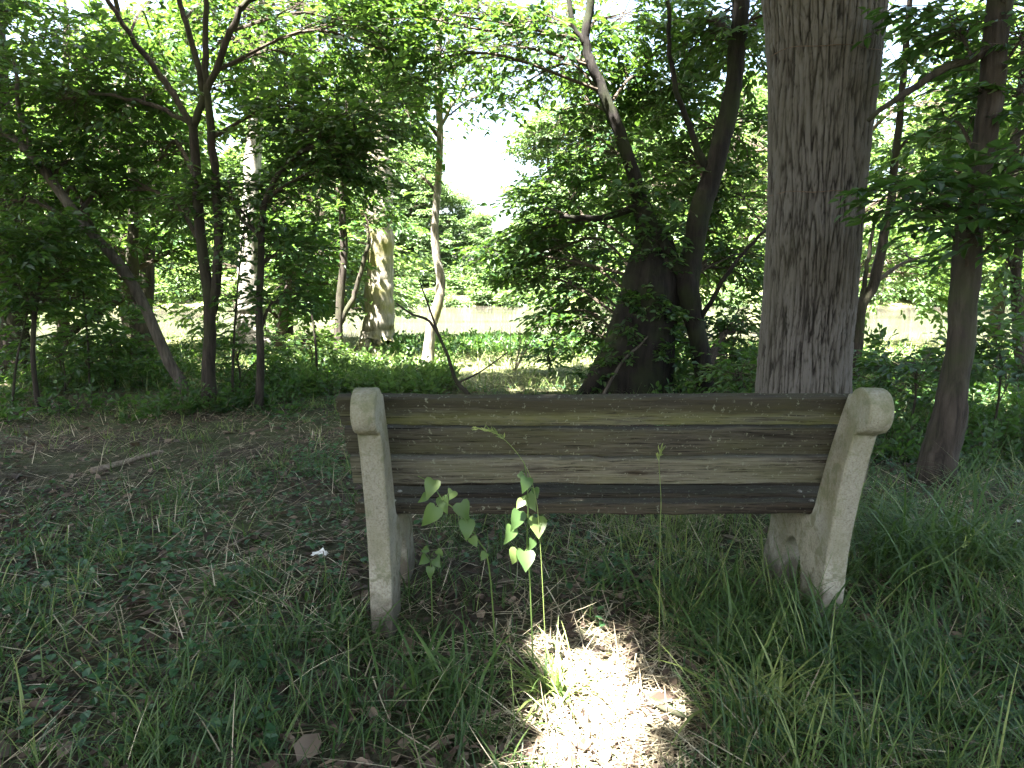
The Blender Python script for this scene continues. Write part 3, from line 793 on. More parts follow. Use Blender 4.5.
# --- left group
t = Tree('tree', 'thick mottled white sycamore trunk with flared base behind the twin-stemmed tree', [(254, 360, 25), (253, 340, 17), (250, 300, 11.5), (249, 235, 8.5), (254, 150, 7.5), (260, 70, 7), (263, 10, 6.6), (266, -60, 6)], 12.4, M_BARK_W, seed=51, extend=4, sides=16)
for px, py, r, nb, dy in ((250, 20, 1.2, 16, .5), (300, 80, .9, 12, .6), (200, 60, 1.1, 14, .8), (290, -60, 1.6, 20, 0), (220, -70, 1.6, 20, 0), (310, 200, .6, 8, .3)):
    t.pm(px, py, r, nb, dy, leaf=.14, tint=.6, L=(.35, .7))
t.done()
t = Tree('tree', 'twin-stemmed young tree with spreading forked boughs, in the middle of the left group', [(210, 408, 8), (209, 366, 6.3), (209, 300, 5.6), (200, 235, 4.8), (196, 166, 4.4), (193, 130, 4.2), (190, 118, 3)], 6.8, M_BARK, seed=52)
t.limb([(210, 320, 5.5), (216, 290, 5), (218, 232, 4.6), (214, 166, 4.2), (209, 110, 3.6), (205, 60, 3), (206, -20, 2.4)])
t.limb([(193, 130, 3.6), (180, 106, 3.2), (166, 83, 3), (136, 43, 2.6), (110, 3, 2.2), (90, -40, 1.8)])
t.limb([(193, 130, 3.8), (206, 93, 3.5), (229, 37, 3.2), (243, 6, 2.8), (270, -10, 2.2)])
t.limb([(203, 98, 3), (189, 33, 2.8), (179, 0, 2.5), (170, -60, 2)])
t.limb([(190, 126, 2.4), (160, 108, 2.1), (133, 100, 1.8), (90, 93, 1.4)])
for px, py, r, nb, dy in ((150, 30, .55, 14, .3), (90, 60, .55, 14, 0), (220, 20, .5, 12, .3), (280, 20, .6, 16, .3), (60, 100, .55, 16, -.3), (120, 120, .5, 14, .1), (160, 160, .45, 12, .3), (232, 95, .3, 6, .4), (300, 60, .55, 14, .2), (30, 30, .6, 14, .3), (180, 215, .4, 9, .3), (310, 110, .45, 11, -.2), (340, 20, .6, 16, 0), (385, 50, .5, 12, -.3), (150, 95, .4, 9, -.4), (120, 190, .45, 10, .5)):
    t.pm(px, py, r, nb * .6, dy + .55, leaf=.088, tint=.42)
for dx, dy, z in ((-2.8, -1.2, 6.8), (-1.2, -1.8, 7.2), (-.2, -.6, 7.4), (-1.6, .2, 7.6), (.8, -1.6, 7.0), (-3.4, .6, 7.2), (-4.6, -1.0, 7.0), (-4.8, .8, 7.4)):
    t.mass((t.base[0] + dx, t.base[1] + dy, z), (1.4, 1.4, .8), 24, .17, .5, per=5, twigs=False, L=(.4, .7))
t.done()
t = Tree('tree', 'slender bare-stemmed tree leaning steeply to the left', [(188, 400, 6.8), (180, 380, 5.6), (166, 356, 5.2), (143, 303, 5.2), (116, 260, 5), (86, 227, 4.6), (50, 179, 4.2), (20, 143, 3.8), (-10, 120, 3.4), (-50, 70, 3), (-80, 0, 2.6)], 7.0, M_BARK_G, seed=53)
t.limb([(35, 160, 2.4), (20, 110, 2), (15, 60, 1.6)])
for px, py, r, nb, dy in ((20, 90, .6, 16, 0), (-20, 60, .7, 14, 0), (30, 160, .5, 13, -.4), (70, 160, .5, 13, -.3), (5, 200, .5, 13, -.2), (60, 220, .42, 9, .3), (100, 200, .4, 9, .4), (20, 10, .6, 13, 0), (-30, 140, .7, 14, 0)):
    t.pm(px, py, r, nb * .5, dy + .55, leaf=.09, tint=.38, flat=.5)
t.done()
t = Tree('tree', 'thin upright dark stem arching right at its top, right of the twin-stemmed tree', [(259, 406, 4.4), (261, 360, 3.8), (259, 310, 3.6), (261, 266, 3.3), (262, 217, 3), (268, 195, 2.8), (279, 173, 2.6), (299, 153, 2.2), (325, 143, 1.6)], 6.7, M_BARK, seed=54)
t.limb([(261, 236, 2.2), (250, 226, 1.8), (238, 214, 1.5), (228, 180, 1)])
for px, py, r, nb, dy in ((320, 140, .4, 11, 0), (345, 165, .33, 9, 0), (285, 190, .35, 9, .2), (222, 205, .3, 7, .2), (285, 250, .3, 7, .2), (300, 110, .45, 11, .3), (280, 300, .25, 5, .2), (375, 120, .35, 9, -.2)):
    t.pm(px, py, r, nb, dy, leaf=.085, tint=.45)
t.done()
t = Tree('tree', 'dark trunk behind the leaning tree with water gleaming beside it', [(142, 362, 10), (140, 335, 8), (136, 305, 7), (132, 265, 5.5), (134, 200, 4.6), (130, 120, 4)], 10.2, M_BARK, seed=55, extend=2)
for px, py, r, nb, dy in ((130, 200, .8, 16, .3), (90, 150, .8, 14, .6), (170, 140, .8, 14, .6), (130, 80, .9, 16, .5), (90, 240, .6, 10, .5), (175, 250, .55, 9, .6)):
    t.pm(px, py, r, nb, dy, leaf=.105, tint=.55)
t.done()
t = Tree('tree', 'wispy straight sapling nearest the left margin', [(38, 405, 2.8), (33, 360, 2.4), (34, 320, 2.2), (38, 290, 2), (42, 262, 1.7), (44, 220, 1.2)], 6.6, M_BARK, seed=56, sides=8)
t.limb([(36, 300, 1.4), (22, 268, 1.1), (8, 248, .8)])
for px, py, r, nb, dy in ((40, 240, .35, 8, 0), (15, 250, .35, 8, 0), (70, 270, .35, 7, .1), (30, 300, .3, 5, 0)):
    t.pm(px, py, r, nb, dy, leaf=.085, tint=.38, flat=.5)
t.done()
t = Tree('tree', 'crooked stem leaning right between the sycamore and the stout sunlit trunk', [(277, 352, 5.5), (280, 335, 4.6), (284, 310, 4.2), (292, 276, 3.8), (303, 255, 3.4), (313, 235, 3), (320, 190, 2.5)], 11.8, M_BARK, seed=57)
for px, py, r, nb, dy in ((320, 215, .7, 11, .3), (300, 240, .5, 7, .4), (330, 270, .6, 9, .6), (330, 160, .8, 12, .4), (300, 290, .4, 6, .5)):
    t.pm(px, py, r, nb, dy, leaf=.12, tint=.72)
t.done()
t = Tree('tree', 'dark leafy trunk cut by the left edge of the view', [(14, 372, 17), (12, 335, 13), (9, 290, 11), (5, 250, 10), (3, 180, 9), (0, 90, 8)], 8.8, M_BARK, seed=58, extend=3)
for px, py, r, nb, dy in ((10, 220, .8, 18, -.3), (50, 260, .6, 14, .2), (-40, 200, .9, 14, 0), (30, 310, .5, 10, .3), (80, 300, .5, 9, .6), (0, 120, .9, 14, .4), (-30, 290, .6, 10, 0)):
    t.pm(px, py, r, nb * .5, dy, leaf=.10, tint=.4)
t.done()
t = Tree('tree', 'dim stem deep in shade at the left, beside the fallen log', [(66, 352, 6), (62, 310, 5.5), (64, 270, 5), (60, 200, 4.5), (66, 120, 4)], 11.5, M_BARK, seed=59, extend=2)
for px, py, r, nb, dy in ((60, 180, 1.0, 16, 0), (30, 120, 1.0, 14, 0), (100, 110, 1.0, 14, .3), (70, 40, 1.1, 16, 0), (40, 270, .7, 10, .4)):
    t.pm(px, py, r, nb * .6, dy, leaf=.12, tint=.6)
t.done()

# --- riverside trees further on, along the near bank
MID = [(-17, 15.6, 9, .6), (-8.2, 14.6, 6.5, .6), (-12.5, 15.8, 9, .65), (-5.0, 15.0, 4.0, .72), (6.2, 13.2, 6.5, .5), (11.8, 15.6, 8, .6), (-10.6, 12.6, 8, .5), (-15.5, 12.5, 9, .5), (3.6, 14.6, 5.4, .6), (10.8, 15.2, 8, .6), (13.6, 13.2, 9, .6), (9.4, 11.4, 6, .55), (17.0, 15.4, 9, .6), (-6.6, 12.2, 5, .65)]
def stem(x, y, h, r, rng):
    g = float(gz(x, y)); b = rng.normal(0, .25, 2)
    return [(x, y, g - .1, r * 1.35), (x, y, g + .3, r), (x + b[0] * .5, y + b[1] * .5, g + h * .4, r * .8), (x + b[0] * 1.4, y + b[1], g + h * .75, r * .45), (x + b[0] * 1.6, y + b[1] * 1.4, g + h * .97, r * .12)]
for k, (x, y, h, tn) in enumerate(MID):
    rng = np.random.default_rng(100 + k)
    t = Tree('tree', 'leafy bright green tree among those lining the near river bank', None, y, M_BARK, M_LEAF_Y, 'riverside trees beyond the clearing', seed=200 + k, world=stem(x, y, h, .12 + .02 * (k % 4), rng))
    for q in range(int(9 + h * .9)):
        z = rng.uniform(.16, 1.0) * h; wr = 2.3 * math.sin(min(1, .25 + z / h * .85) * 2.7) + .3
        a = rng.uniform(0, 6.28); d = rng.uniform(.3, 1) * wr
        t.mass((x + d * math.cos(a), y + d * math.sin(a), t.base[2] + z), (1.2, 1.2, .75), 20, .155, tn, per=4, nl=8, L=(.4, .8), twigs=False)
    t.done()

# --- far bank wood: four model trees, copied
def copy_tree(o, loc, rz, sc):
    c = o.copy(); COL.objects.link(c); c.location = loc; c.rotation_euler = (0, 0, rz); c.scale = (sc, sc, sc)
    for ch in o.children:
        d = ch.copy(); COL.objects.link(d); d.parent = c
    return c
SPOTS_KEEP = SUNSPOTS[:]; SUNSPOTS.clear()
protos = []
FAR = []
rng = np.random.default_rng(77)
for x in np.arange(-68, 70, 5.2):
    if -9 < x < 4.5: continue
    FAR.append((x + rng.normal(0, 1.2), 67 + rng.uniform(-2, 4), rng.uniform(.8, 1.15)))
for x in np.arange(-75, 78, 7.5):
    if -13 < x < 8: continue
    FAR.append((x + rng.normal(0, 1.5), 80 + rng.uniform(-3, 5), rng.uniform(1.1, 1.5)))
for x, sc in ((-9.6, .72), (-7.4, .62), (-5.2, .54), (-2.9, .40), (-.6, .34), (1.6, .42), (3.8, .6)):
    FAR.append((x, 66 + rng.uniform(-2, 2), sc))
for k in range(4):
    x, y, sc = FAR[k]
    r2 = np.random.default_rng(300 + k); h = 15
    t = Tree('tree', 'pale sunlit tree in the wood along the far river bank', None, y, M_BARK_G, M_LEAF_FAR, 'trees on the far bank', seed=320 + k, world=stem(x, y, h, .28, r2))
    for q in range(34):
        z = r2.uniform(.06, 1.0) * h; wr = 4.2 * math.sin(min(1, .30 + z / h * .8) * 2.75) + .4
        a = r2.uniform(0, 6.28); d = r2.uniform(.25, 1) * wr
        t.mass((x + d * math.cos(a), y + d * math.sin(a), t.base[2] + z), (2.0, 2.0, 1.2), 22, .42, .5, per=4, nl=6, L=(.8, 1.5), twigs=False)
    t.done(); protos.append(t.e)
for k, (x, y, sc) in enumerate(FAR):
    if k < 4: protos[k].scale = (sc,) * 3; continue
    copy_tree(protos[k % 4], (x, y, float(gz(x, y))), rng.uniform(0, 6.28), sc)
for k in range(2):
    r2 = np.random.default_rng(350 + k)
    x, y = -60 + 3.2 * k, 59.0
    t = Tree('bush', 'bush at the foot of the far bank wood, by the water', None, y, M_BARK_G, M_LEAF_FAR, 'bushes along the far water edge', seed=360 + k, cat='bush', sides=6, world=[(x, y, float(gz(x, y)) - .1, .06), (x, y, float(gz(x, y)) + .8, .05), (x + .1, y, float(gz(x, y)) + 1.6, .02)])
    for q in range(9):
        a = r2.uniform(0, 6.28); d = r2.uniform(0, 1.5)
        t.mass((x + d * math.cos(a), y + d * .7 * math.sin(a), t.base[2] + r2.uniform(.3, 2.0)), (1.0, 1.0, .7), 12, .30, .5, per=4, nl=6, L=(.5, .9), twigs=False)
    t.done(); protos.append(t.e)
k = 0
for x in np.concatenate([np.arange(-56, 60, 2.7), np.arange(-11, 7, 1.9)]):
    yy = (57.5 if k < 43 else 62) + rng.uniform(-1, 3) + 1.2 * math.sin(x * .13 + .7)
    c = copy_tree(protos[4 + k % 2], (x + rng.normal(0, .6), yy, float(gz(x, yy)) - .05), rng.uniform(0, 6.28), rng.uniform(.6, 1.25) * (1.15 if -9 < x < 5 else 1)); k += 1
SUNSPOTS.extend(SPOTS_KEEP)

# --- trees around and behind the viewer, whose crowns shade the bench
SHADE = [(-2.4, .3, 12, 3.3), (-3.7, 3.3, 11.5, 3.4), (-.2, -1.2, 12.5, 3.2), (-3.6, -1.5, 11, 3.6), (-.6, -4.2, 12, 3.4), (-8.0, 1.2, 12, 3.8), (2.6, -2.0, 11, 3.2), (-4.9, 3.2, 10.5, 2.8), (5.2, 2.2, 11, 3.2)]
for k, (x, y, h, cr) in enumerate(SHADE):
    rng = np.random.default_rng(400 + k)
    t = Tree('tree', 'tall shade tree with a broad crown over the clearing behind the bench', None, y, M_BARK_G, M_LEAF, 'shade trees around the viewer', seed=420 + k, world=stem(x, y, h, .2, rng))
    for q in range(30):
        z = rng.uniform(.46, 1.0) * h; a = rng.uniform(0, 6.28); d = math.sqrt(rng.uniform(.02, 1)) * cr * (1.15 - .5 * (z / h - .4))
        t.mass((x + d * math.cos(a), y + d * math.sin(a), z), (1.25, 1.25, .6), 17, .23, .5, per=4, nl=8, L=(.5, .9), twigs=False)
    t.done()

# ------------------------------------------------------------------ ground vegetation
def blades(G, p, head, L, lean, wd, tint, curl, mat=0, seg=4):
    n = len(p); t = np.linspace(0, 1, seg + 1)
    dirx = np.stack([np.cos(head), np.sin(head), np.zeros(n)], -1); side = np.stack([-np.sin(head), np.cos(head), np.zeros(n)], -1)
    th = lean[:, None] + curl[:, None] * t[None]                     # angle from vertical along the blade
    dx = np.concatenate([np.zeros((n, 1)), np.cumsum(np.sin(th[:, 1:]), 1)], 1) / seg * L[:, None]
    dz = np.concatenate([np.zeros((n, 1)), np.cumsum(np.cos(th[:, 1:]), 1)], 1) / seg * L[:, None]
    c = p[:, None] + dirx[:, None] * dx[..., None]; c[..., 2] += dz
    g = gz(c[..., 0], c[..., 1]) + 0.004
    c[..., 2] = np.maximum(c[..., 2], g)
    ww = wd[:, None] * (1 - t[None] ** 2) * .5 + 0.0002
    Lf = c + side[:, None] * ww[..., None]; Rt = c - side[:, None] * ww[..., None]
    V = np.stack([Lf, Rt], 2).reshape(-1, 3)
    b = np.arange(n)[:, None] * (2 * (seg + 1))
    F = np.concatenate([b + np.array([[2 * k, 2 * k + 1, 2 * k + 3, 2 * k + 2]]) for k in range(seg)], 1).reshape(-1, 4)
    G.add(V, [F], mat, np.repeat(tint, seg))

def put(x, y, dz=-0.004): return np.stack([x, y, gz(x, y) + dz], -1)

def patch_noise(x, y, s, seed):
    return np.array([mnoise.noise(Vector((a * s + seed, b * s - seed, seed * .37))) for a, b in zip(x, y)])

rng = np.random.default_rng(5)
# short and middling grass in tufts
def grass_near():
    G = Geo()
    nt_ = 8000
    y = rng.uniform(1.35, 8.0, nt_) ** 1.0; x = rng.uniform(-1, 1, nt_) * (0.85 * y + 0.4)
    pn = patch_noise(x, y, 1.1, 3.3)
    dens = np.clip(.55 + 1.2 * pn, 0.10, 1)
    dens *= np.where(((x - .27) / .30) ** 2 + ((y - 1.86) / .38) ** 2 < 1, .05, 1)          # bare sunny patch
    dens *= np.where((x < -1.8) & (y > 4.0) & (y < 6.2), .3, 1)                               # bare litter on the left
    dens *= np.where((x > -.45) & (x < .0) & (y > 2.0) & (y < 2.5), .45, 1)                   # trodden round the left foot
    dens = np.where((x > .55) & (y < 3.4), np.maximum(dens, .75) , dens * .8)
    ok = rng.random(nt_) < dens
    x, y = x[ok], y[ok]
    nb = rng.integers(5, 17, len(x))
    ln = rng.uniform(.05, .17, len(x)) * np.where(x > .5, 1.5, 1.0) * np.where(y > 4, .9, 1)
    X = np.repeat(x, nb); Yv = np.repeat(y, nb); L0 = np.repeat(ln, nb); n = len(X)
    X = X + rng.normal(0, .028, n); Yv = Yv + rng.normal(0, .028, n)
    tt = np.repeat(rng.normal(.45, .13, len(x)) + .35 * patch_noise(x, y, .7, 55), nb)
    blades(G, put(X, Yv), rng.uniform(0, 6.28, n), L0 * rng.uniform(.5, 1.6, n), rng.uniform(.05, .7, n), rng.uniform(.002, .0062, n), np.clip(tt + rng.normal(0, .20, n), 0, 1), rng.uniform(.2, 1.5, n))
    o = link_mesh('grass', G.mesh('grass', smooth_shade=False), M_GRASS)
    tag(o, 'uneven tufted green grass over the ground around the bench', 'grass', kind='stuff')
grass_near()

def straw():
    G = Geo()
    n = 15000
    y = rng.uniform(1.35, 6.8, n); x = rng.uniform(-1, 1, n) * (.85 * y + .3)
    ok = rng.random(n) < np.clip(.6 + patch_noise(x, y, .9, 8.1), .1, 1); x, y = x[ok], y[ok]; n = len(x)
    p = put(x, y, .006); p[:, 2] += np.where(rng.random(n) < .5, rng.uniform(0, .06, n), 0)
    blades(G, p, rng.uniform(0, 6.28, n), rng.uniform(.05, .28, n), rng.uniform(1.15, 1.7, n), rng.uniform(.0018, .005, n), np.clip(rng.normal(.5, .25, n), 0, 1), rng.uniform(-.35, .4, n))
    n = 2600; x = rng.normal(.27, .17, n); y = rng.normal(1.85, .26, n)  # extra pale straw concentrated here to brighten the sun patch
    blades(G, put(x, y, .006), rng.uniform(0, 6.28, n), rng.uniform(.02, .11, n), rng.uniform(1.25, 1.55, n), rng.uniform(.002, .005, n), np.clip(rng.normal(.75, .2, n), 0, 1), rng.uniform(-.2, .2, n))
    # a few pale standing straws
    n = 260; y = rng.uniform(1.5, 5, n); x = rng.uniform(-1, 1, n) * (.8 * y)
    blades(G, put(x, y), rng.uniform(0, 6.28, n), rng.uniform(.12, .3, n), rng.uniform(.3, 1.1, n), rng.uniform(.002, .004, n), np.clip(rng.normal(.55, .2, n), 0, 1), rng.uniform(0, .9, n))
    tag(link_mesh('dry_grass', G.mesh('dry_grass', smooth_shade=False), M_STRAW), 'pale dead grass stalks lying over the soil', 'dry grass', kind='stuff')
straw()

def litter():
    G = Geo(); n = 11000
    y = 1.3 + 8 * rng.random(n) ** 1.4; x = rng.uniform(-1, 1, n) * (.85 * y + .3)
    p = put(x, y, .008); p[:, 2] += rng.uniform(0, .012, n)
    h = rng.uniform(0, 6.28, n)
    a = np.stack([np.cos(h), np.sin(h), rng.normal(0, .25, n)], -1); nr = np.array([0, 0, 1.0]) + rng.normal(0, .4, (n, 3))
    l = rng.uniform(.018, .06, n); l = np.where(rng.random(n) < .10, l * 1.9, l)
    leaves(G, p, a, nr, l, l * rng.uniform(.35, .7, n), np.clip(rng.normal(.45, .22, n), 0, 1))
    tag(link_mesh('leaf_litter', G.mesh('leaf_litter', smooth_shade=False), M_DEAD), 'brown dead leaves and bark crumbs scattered on bare soil', 'leaf litter', kind='stuff')
litter()

def cover():
    G = Geo(); n = 15000
    y = 1.6 + 6.4 * rng.random(n); x = rng.uniform(-1, 1, n) * (.85 * y + .3)
    d = np.clip(.05 + 1.1 * patch_noise(x, y, .8, 21.0), 0, 1) + np.where((x < -.6) & (y < 5.2), .34, 0) + np.where((x > 1.3) & (y > 2.5), .35, 0) + np.where(y > 5.6, .3, 0)
    d *= np.where((x < -1.6) & (y > 4.0) & (y < 6.2) & (x < -1.9 + .35 * np.sin(y * 3)), .12, 1)
    d *= np.where(((x - .27) / .34) ** 2 + ((y - 1.86) / .42) ** 2 < 1, .02, 1)
    ok = rng.random(n) < d; x, y = x[ok], y[ok]; n = len(x)
    k = 3; X = np.repeat(x, k); Yv = np.repeat(y, k); n = len(X)
    p = put(X + rng.normal(0, .012, n), Yv + rng.normal(0, .012, n), 0); p[:, 2] += rng.uniform(.012, .07, n)
    h = rng.uniform(0, 6.28, n)
    a = np.stack([np.cos(h), np.sin(h), rng.normal(.05, .25, n)], -1); nr = np.array([0, 0, 1.0]) + rng.normal(0, .28, (n, 3))
    l = rng.uniform(.016, .042, n)
    leaves(G, p, a, nr, l, l * rng.uniform(.6, .85, n), np.clip(rng.normal(.4, .16, n), 0, 1))
    tag(link_mesh('ground_cover', G.mesh('ground_cover', smooth_shade=False), M_LEAF_DARK), 'low creeping round-leaved weeds carpeting the ground', 'ground cover', kind='stuff')
cover()

def meadow():
    G = Geo(); n = 26000
    y = 7.6 + 14 * rng.random(n) ** 1.3; x = rng.uniform(-1, 1, n) * (.9 * y)
    ok = rng.random(n) < np.clip(.55 + .8 * patch_noise(x, y, .5, 12), .15, 1); x, y = x[ok], y[ok]; n = len(x)
    blades(G, put(x, y), rng.uniform(0, 6.28, n), rng.uniform(.08, .32, n), rng.uniform(.05, .6, n), rng.uniform(.006, .014, n), np.clip(rng.normal(.5, .22, n), 0, 1), rng.uniform(.1, 1.2, n), seg=3)
    n = 9000; y = 8 + 9 * rng.random(n); x = rng.uniform(-.35, .45, n) * y
    blades(G, put(x, y, .01), rng.uniform(0, 6.28, n), rng.uniform(.1, .35, n), rng.uniform(.9, 1.5, n), rng.uniform(.006, .014, n), rng.uniform(.85, 1, n), rng.uniform(-.1, .3, n), seg=3)
    tag(link_mesh('meadow_grass', G.mesh('meadow_grass', smooth_shade=False), M_MEADOW), 'sunlit rough grass of the clearing between bench and river', 'meadow grass', kind='stuff')
meadow()

def weeds(name, label, zone, n, h, leaf, tint, m, seed):
    """herb layer: upright stems with leaves, many plants as one mass"""
    r2 = np.random.default_rng(seed); G = Geo()
    x, y = zone(r2, n); n = len(x)
    hh = r2.uniform(*h, n); base = put(x, y, -.01)
    k = 4
    P = np.repeat(base, k, 0); D = r2.normal(0, .55, (n * k, 3)); D[:, 2] = 1.0 + r2.normal(0, .3, n * k)
    D[:, 2] = np.maximum(D[:, 2], .25)
    sprays(G, P, D, np.repeat(hh, k) * r2.uniform(.6, 1.1, n * k), leaf, 7, r2, tint, 0, 1, droop=.15, keep=False)
    return tag(link_mesh(name, G.mesh(name, smooth_shade=False), [m, M_TWIG]), label, 'undergrowth', kind='stuff')

def zone_left(r, n):
    px = r.uniform(-60, 340, n); Y = 5.7 + 6.3 * r.random(n) ** 1.05
    x = (px - CX) / F_PX * Y * 1.02
    Y = Y + .5 * np.sin(x * 1.9) + .3 * np.sin(x * 4.7 + 1)
    ok = r.random(n) < np.clip(.55 + 1.5 * patch_noise(x, Y, .9, 41), 0, 1) * smooth(5.3, 7.6, Y)
    return x[ok], Y[ok]
def zone_bright(r, n):
    px = r.uniform(285, 455, n); Y = 7.2 + 3.2 * r.random(n); return (px - CX) / F_PX * Y, Y
def zone_bank(r, n):
    px = r.uniform(380, 660, n); Y = r.uniform(11.5, 15.8, n); return (px - CX) / F_PX * Y, Y
def zone_right(r, n):
    px = r.uniform(850, 1110, n); Y = 4.4 + 7 * r.random(n); return (px - CX) / F_PX * Y, Y
def zone_mid(r, n):
    px = r.uniform(640, 860, n); Y = 6.6 + 6 * r.random(n); return (px - CX) / F_PX * Y, Y
weeds('undergrowth', 'dense shaded weeds and seedlings beneath the left group of trees', zone_left, 1500, (.10, .50), .062, .30, M_LEAF, 61)
weeds('undergrowth', 'sunlit bright weeds between the left trees and the clearing', zone_bright, 260, (.15, .42), .07, .6, M_LEAF_Y, 62)
weeds('undergrowth', 'band of green weeds along the top of the river bank', zone_bank, 520, (.10, .30), .09, .5, M_LEAF, 63)
weeds('undergrowth', 'lush low weeds at the right, beyond the long grass', zone_right, 520, (.15, .42), .06, .45, M_LEAF, 64)
weeds('undergrowth', 'shaded weeds around the roots of the dark middle trees', zone_mid, 200, (.15, .4), .07, .45, M_LEAF, 65)

# shrubs with their own stems
def shrub(label, px, py, Y, r, nb, leaf, tint, m, seed, flat=.7, dYs=0):
    p = gpt(px, 400); c = at(px, py, Y); g = float(gz(c.x, c.y))
    t = Tree('shrub', label, None, Y, M_BARK, m, seed=seed, cat='shrub', sides=6, world=[(c.x, c.y, g - .05, .012), (c.x + .03, c.y, (g + c.z) / 2, .009), (c.x, c.y, c.z, .005)])
    t.mass((c.x, c.y, c.z), (r, r, r * flat), nb, leaf, tint, per=4, nl=8, L=(.22, .42))
    t.mass((c.x + r * .5, c.y + .2, c.z - r * .3), (r * .7, r * .7, r * .5), nb // 2, leaf, tint, per=4, nl=8, L=(.22, .4))
    t.done()
shrub('broad leafy shrub filling the gap right of the great trunk', 880, 378, 6.6, .45, 16, .075, .45, M_LEAF, 71)
shrub('low shrub with layered flat sprays in front of the pond at the right', 915, 360, 5.6, .42, 12, .075, .35, M_LEAF, 72, .3)
shrub('spreading dark shrub beside the base of the right edge tree', 1000, 350, 5.2, .45, 16, .075, .35, M_LEAF, 73, .5)
shrub('shady shrub between the bent dark tree and the great trunk', 738, 372, 6.2, .36, 14, .07, .45, M_LEAF, 74)
shrub('dark bush low on the left, by the wispy sapling', 60, 350, 7.4, .5, 18, .08, .38, M_LEAF, 75)
shrub('leafy bush under the leaning tree', 110, 340, 7.8, .5, 16, .08, .45, M_LEAF, 76)
shrub('bright bush between the sycamore and the thin forked stem', 310, 345, 9.2, .5, 16, .085, .65, M_LEAF_Y, 77)
shrub('sparse bush between the twin-stemmed tree and the thin upright stem', 236, 350, 7.6, .4, 12, .075, .5, M_LEAF, 78)
shrub('low leafy bush at the foot of the gnarled tree, over the clearing', 548, 352, 9.2, .26, 8, .075, .5, M_LEAF, 79, .4)

# long grass tussocks beside the right support
def tussock(px, py, n, L, tint, label, seed, spread=.09):
    r2 = np.random.default_rng(seed); c = gpt(px, py); G = Geo()
    x = c.x + r2.normal(0, spread, n); y = c.y + r2.normal(0, spread, n)
    blades(G, put(x, y), r2.uniform(0, 6.28, n), r2.uniform(.45, 1.0, n) * L, r2.uniform(.05, .55, n), r2.uniform(.0045, .0125, n), np.clip(r2.normal(tint, .13, n), 0, 1), r2.uniform(.7, 2.1, n), seg=6)
    o = link_mesh('grass_tussock', G.mesh('grass_tussock', c, False), M_GRASS, loc=c)
    tag(o, label, 'grass', 'long grass tussocks')
tussock(905, 575, 170, .74, .36, 'tallest arching tussock of dark long grass, right of the bench', 81, .11)
tussock(970, 565, 140, .66, .34, 'dark long grass tussock nearest the right edge, beside the tallest one', 82, .11)
tussock(800, 645, 170, .36, .36, 'long grass tussock hiding the foot of the right support', 83, .09)
tussock(745, 660, 120, .34, .42, 'long grass tussock left of the right support foot, below the seat', 84, .09)
tussock(880, 660, 110, .36, .4, 'loose grass tussock between the right support and the lower right corner', 85, .12)
tussock(765, 720, 120, .34, .78, 'pale yellowish grass tussock leaning right beside the sunny bare patch', 86, .05)
tussock(555, 690, 70, .28, .7, 'bright tussock overhanging the left side of the sunny patch', 87, .04)
tussock(440, 690, 120, .30, .4, 'long grass tussock before the left support foot', 88, .09)
tussock(345, 640, 100, .24, .4, 'grass tussock just left of the left support foot', 89, .08)
tussock(680, 600, 90, .30, .38, 'grass tussock below the middle of the seat', 90, .09)
tussock(600, 585, 70, .24, .4, 'grass tussock beneath the bench near the upright vine', 91, .08)
tussock(250, 600, 70, .2, .45, 'small grass tussock in the left foreground', 92, .07)

# heart-leaved vines growing up behind the backrest
def heart(l):
    prof = [(0, 0), (.20, -.10), (.42, -.02), (.50, .20), (.42, .50), (.22, .80), (0, 1.05)]
    V = [(0, y * l, 0) for y in (0, .3, .7, 1.05)]
    vs = []; L_ = []; R_ = []
    for sx in (1, -1):
        row = []
        for x, y in prof[1:-1]: row.append((sx * x * l, y * l, .10 * l * abs(x) / .5 + .02 * l))
        (L_ if sx > 0 else R_).extend(row)
    mid = [(0, .0, 0), (0, .22 * l, -.01 * l), (0, .5 * l, -.01 * l), (0, .8 * l, -.03 * l), (0, 1.05 * l, -.10 * l)]
    V = mid + L_ + R_
    F4, F3 = [], []
    for off, rev in ((5, False), (10, True)):
        q = [(0, off, off + 1), (4, 3, off + 4)]
        s = [(0, off + 1, off + 2, 1), (1, off + 2, off + 3, 2), (2, off + 3, off + 4, 3)]
        F3 += [t_[::-1] if rev else t_ for t_ in q]; F4 += [t_[::-1] if rev else t_ for t_ in s]
    return np.array(V), np.array(F4), np.array(F3)
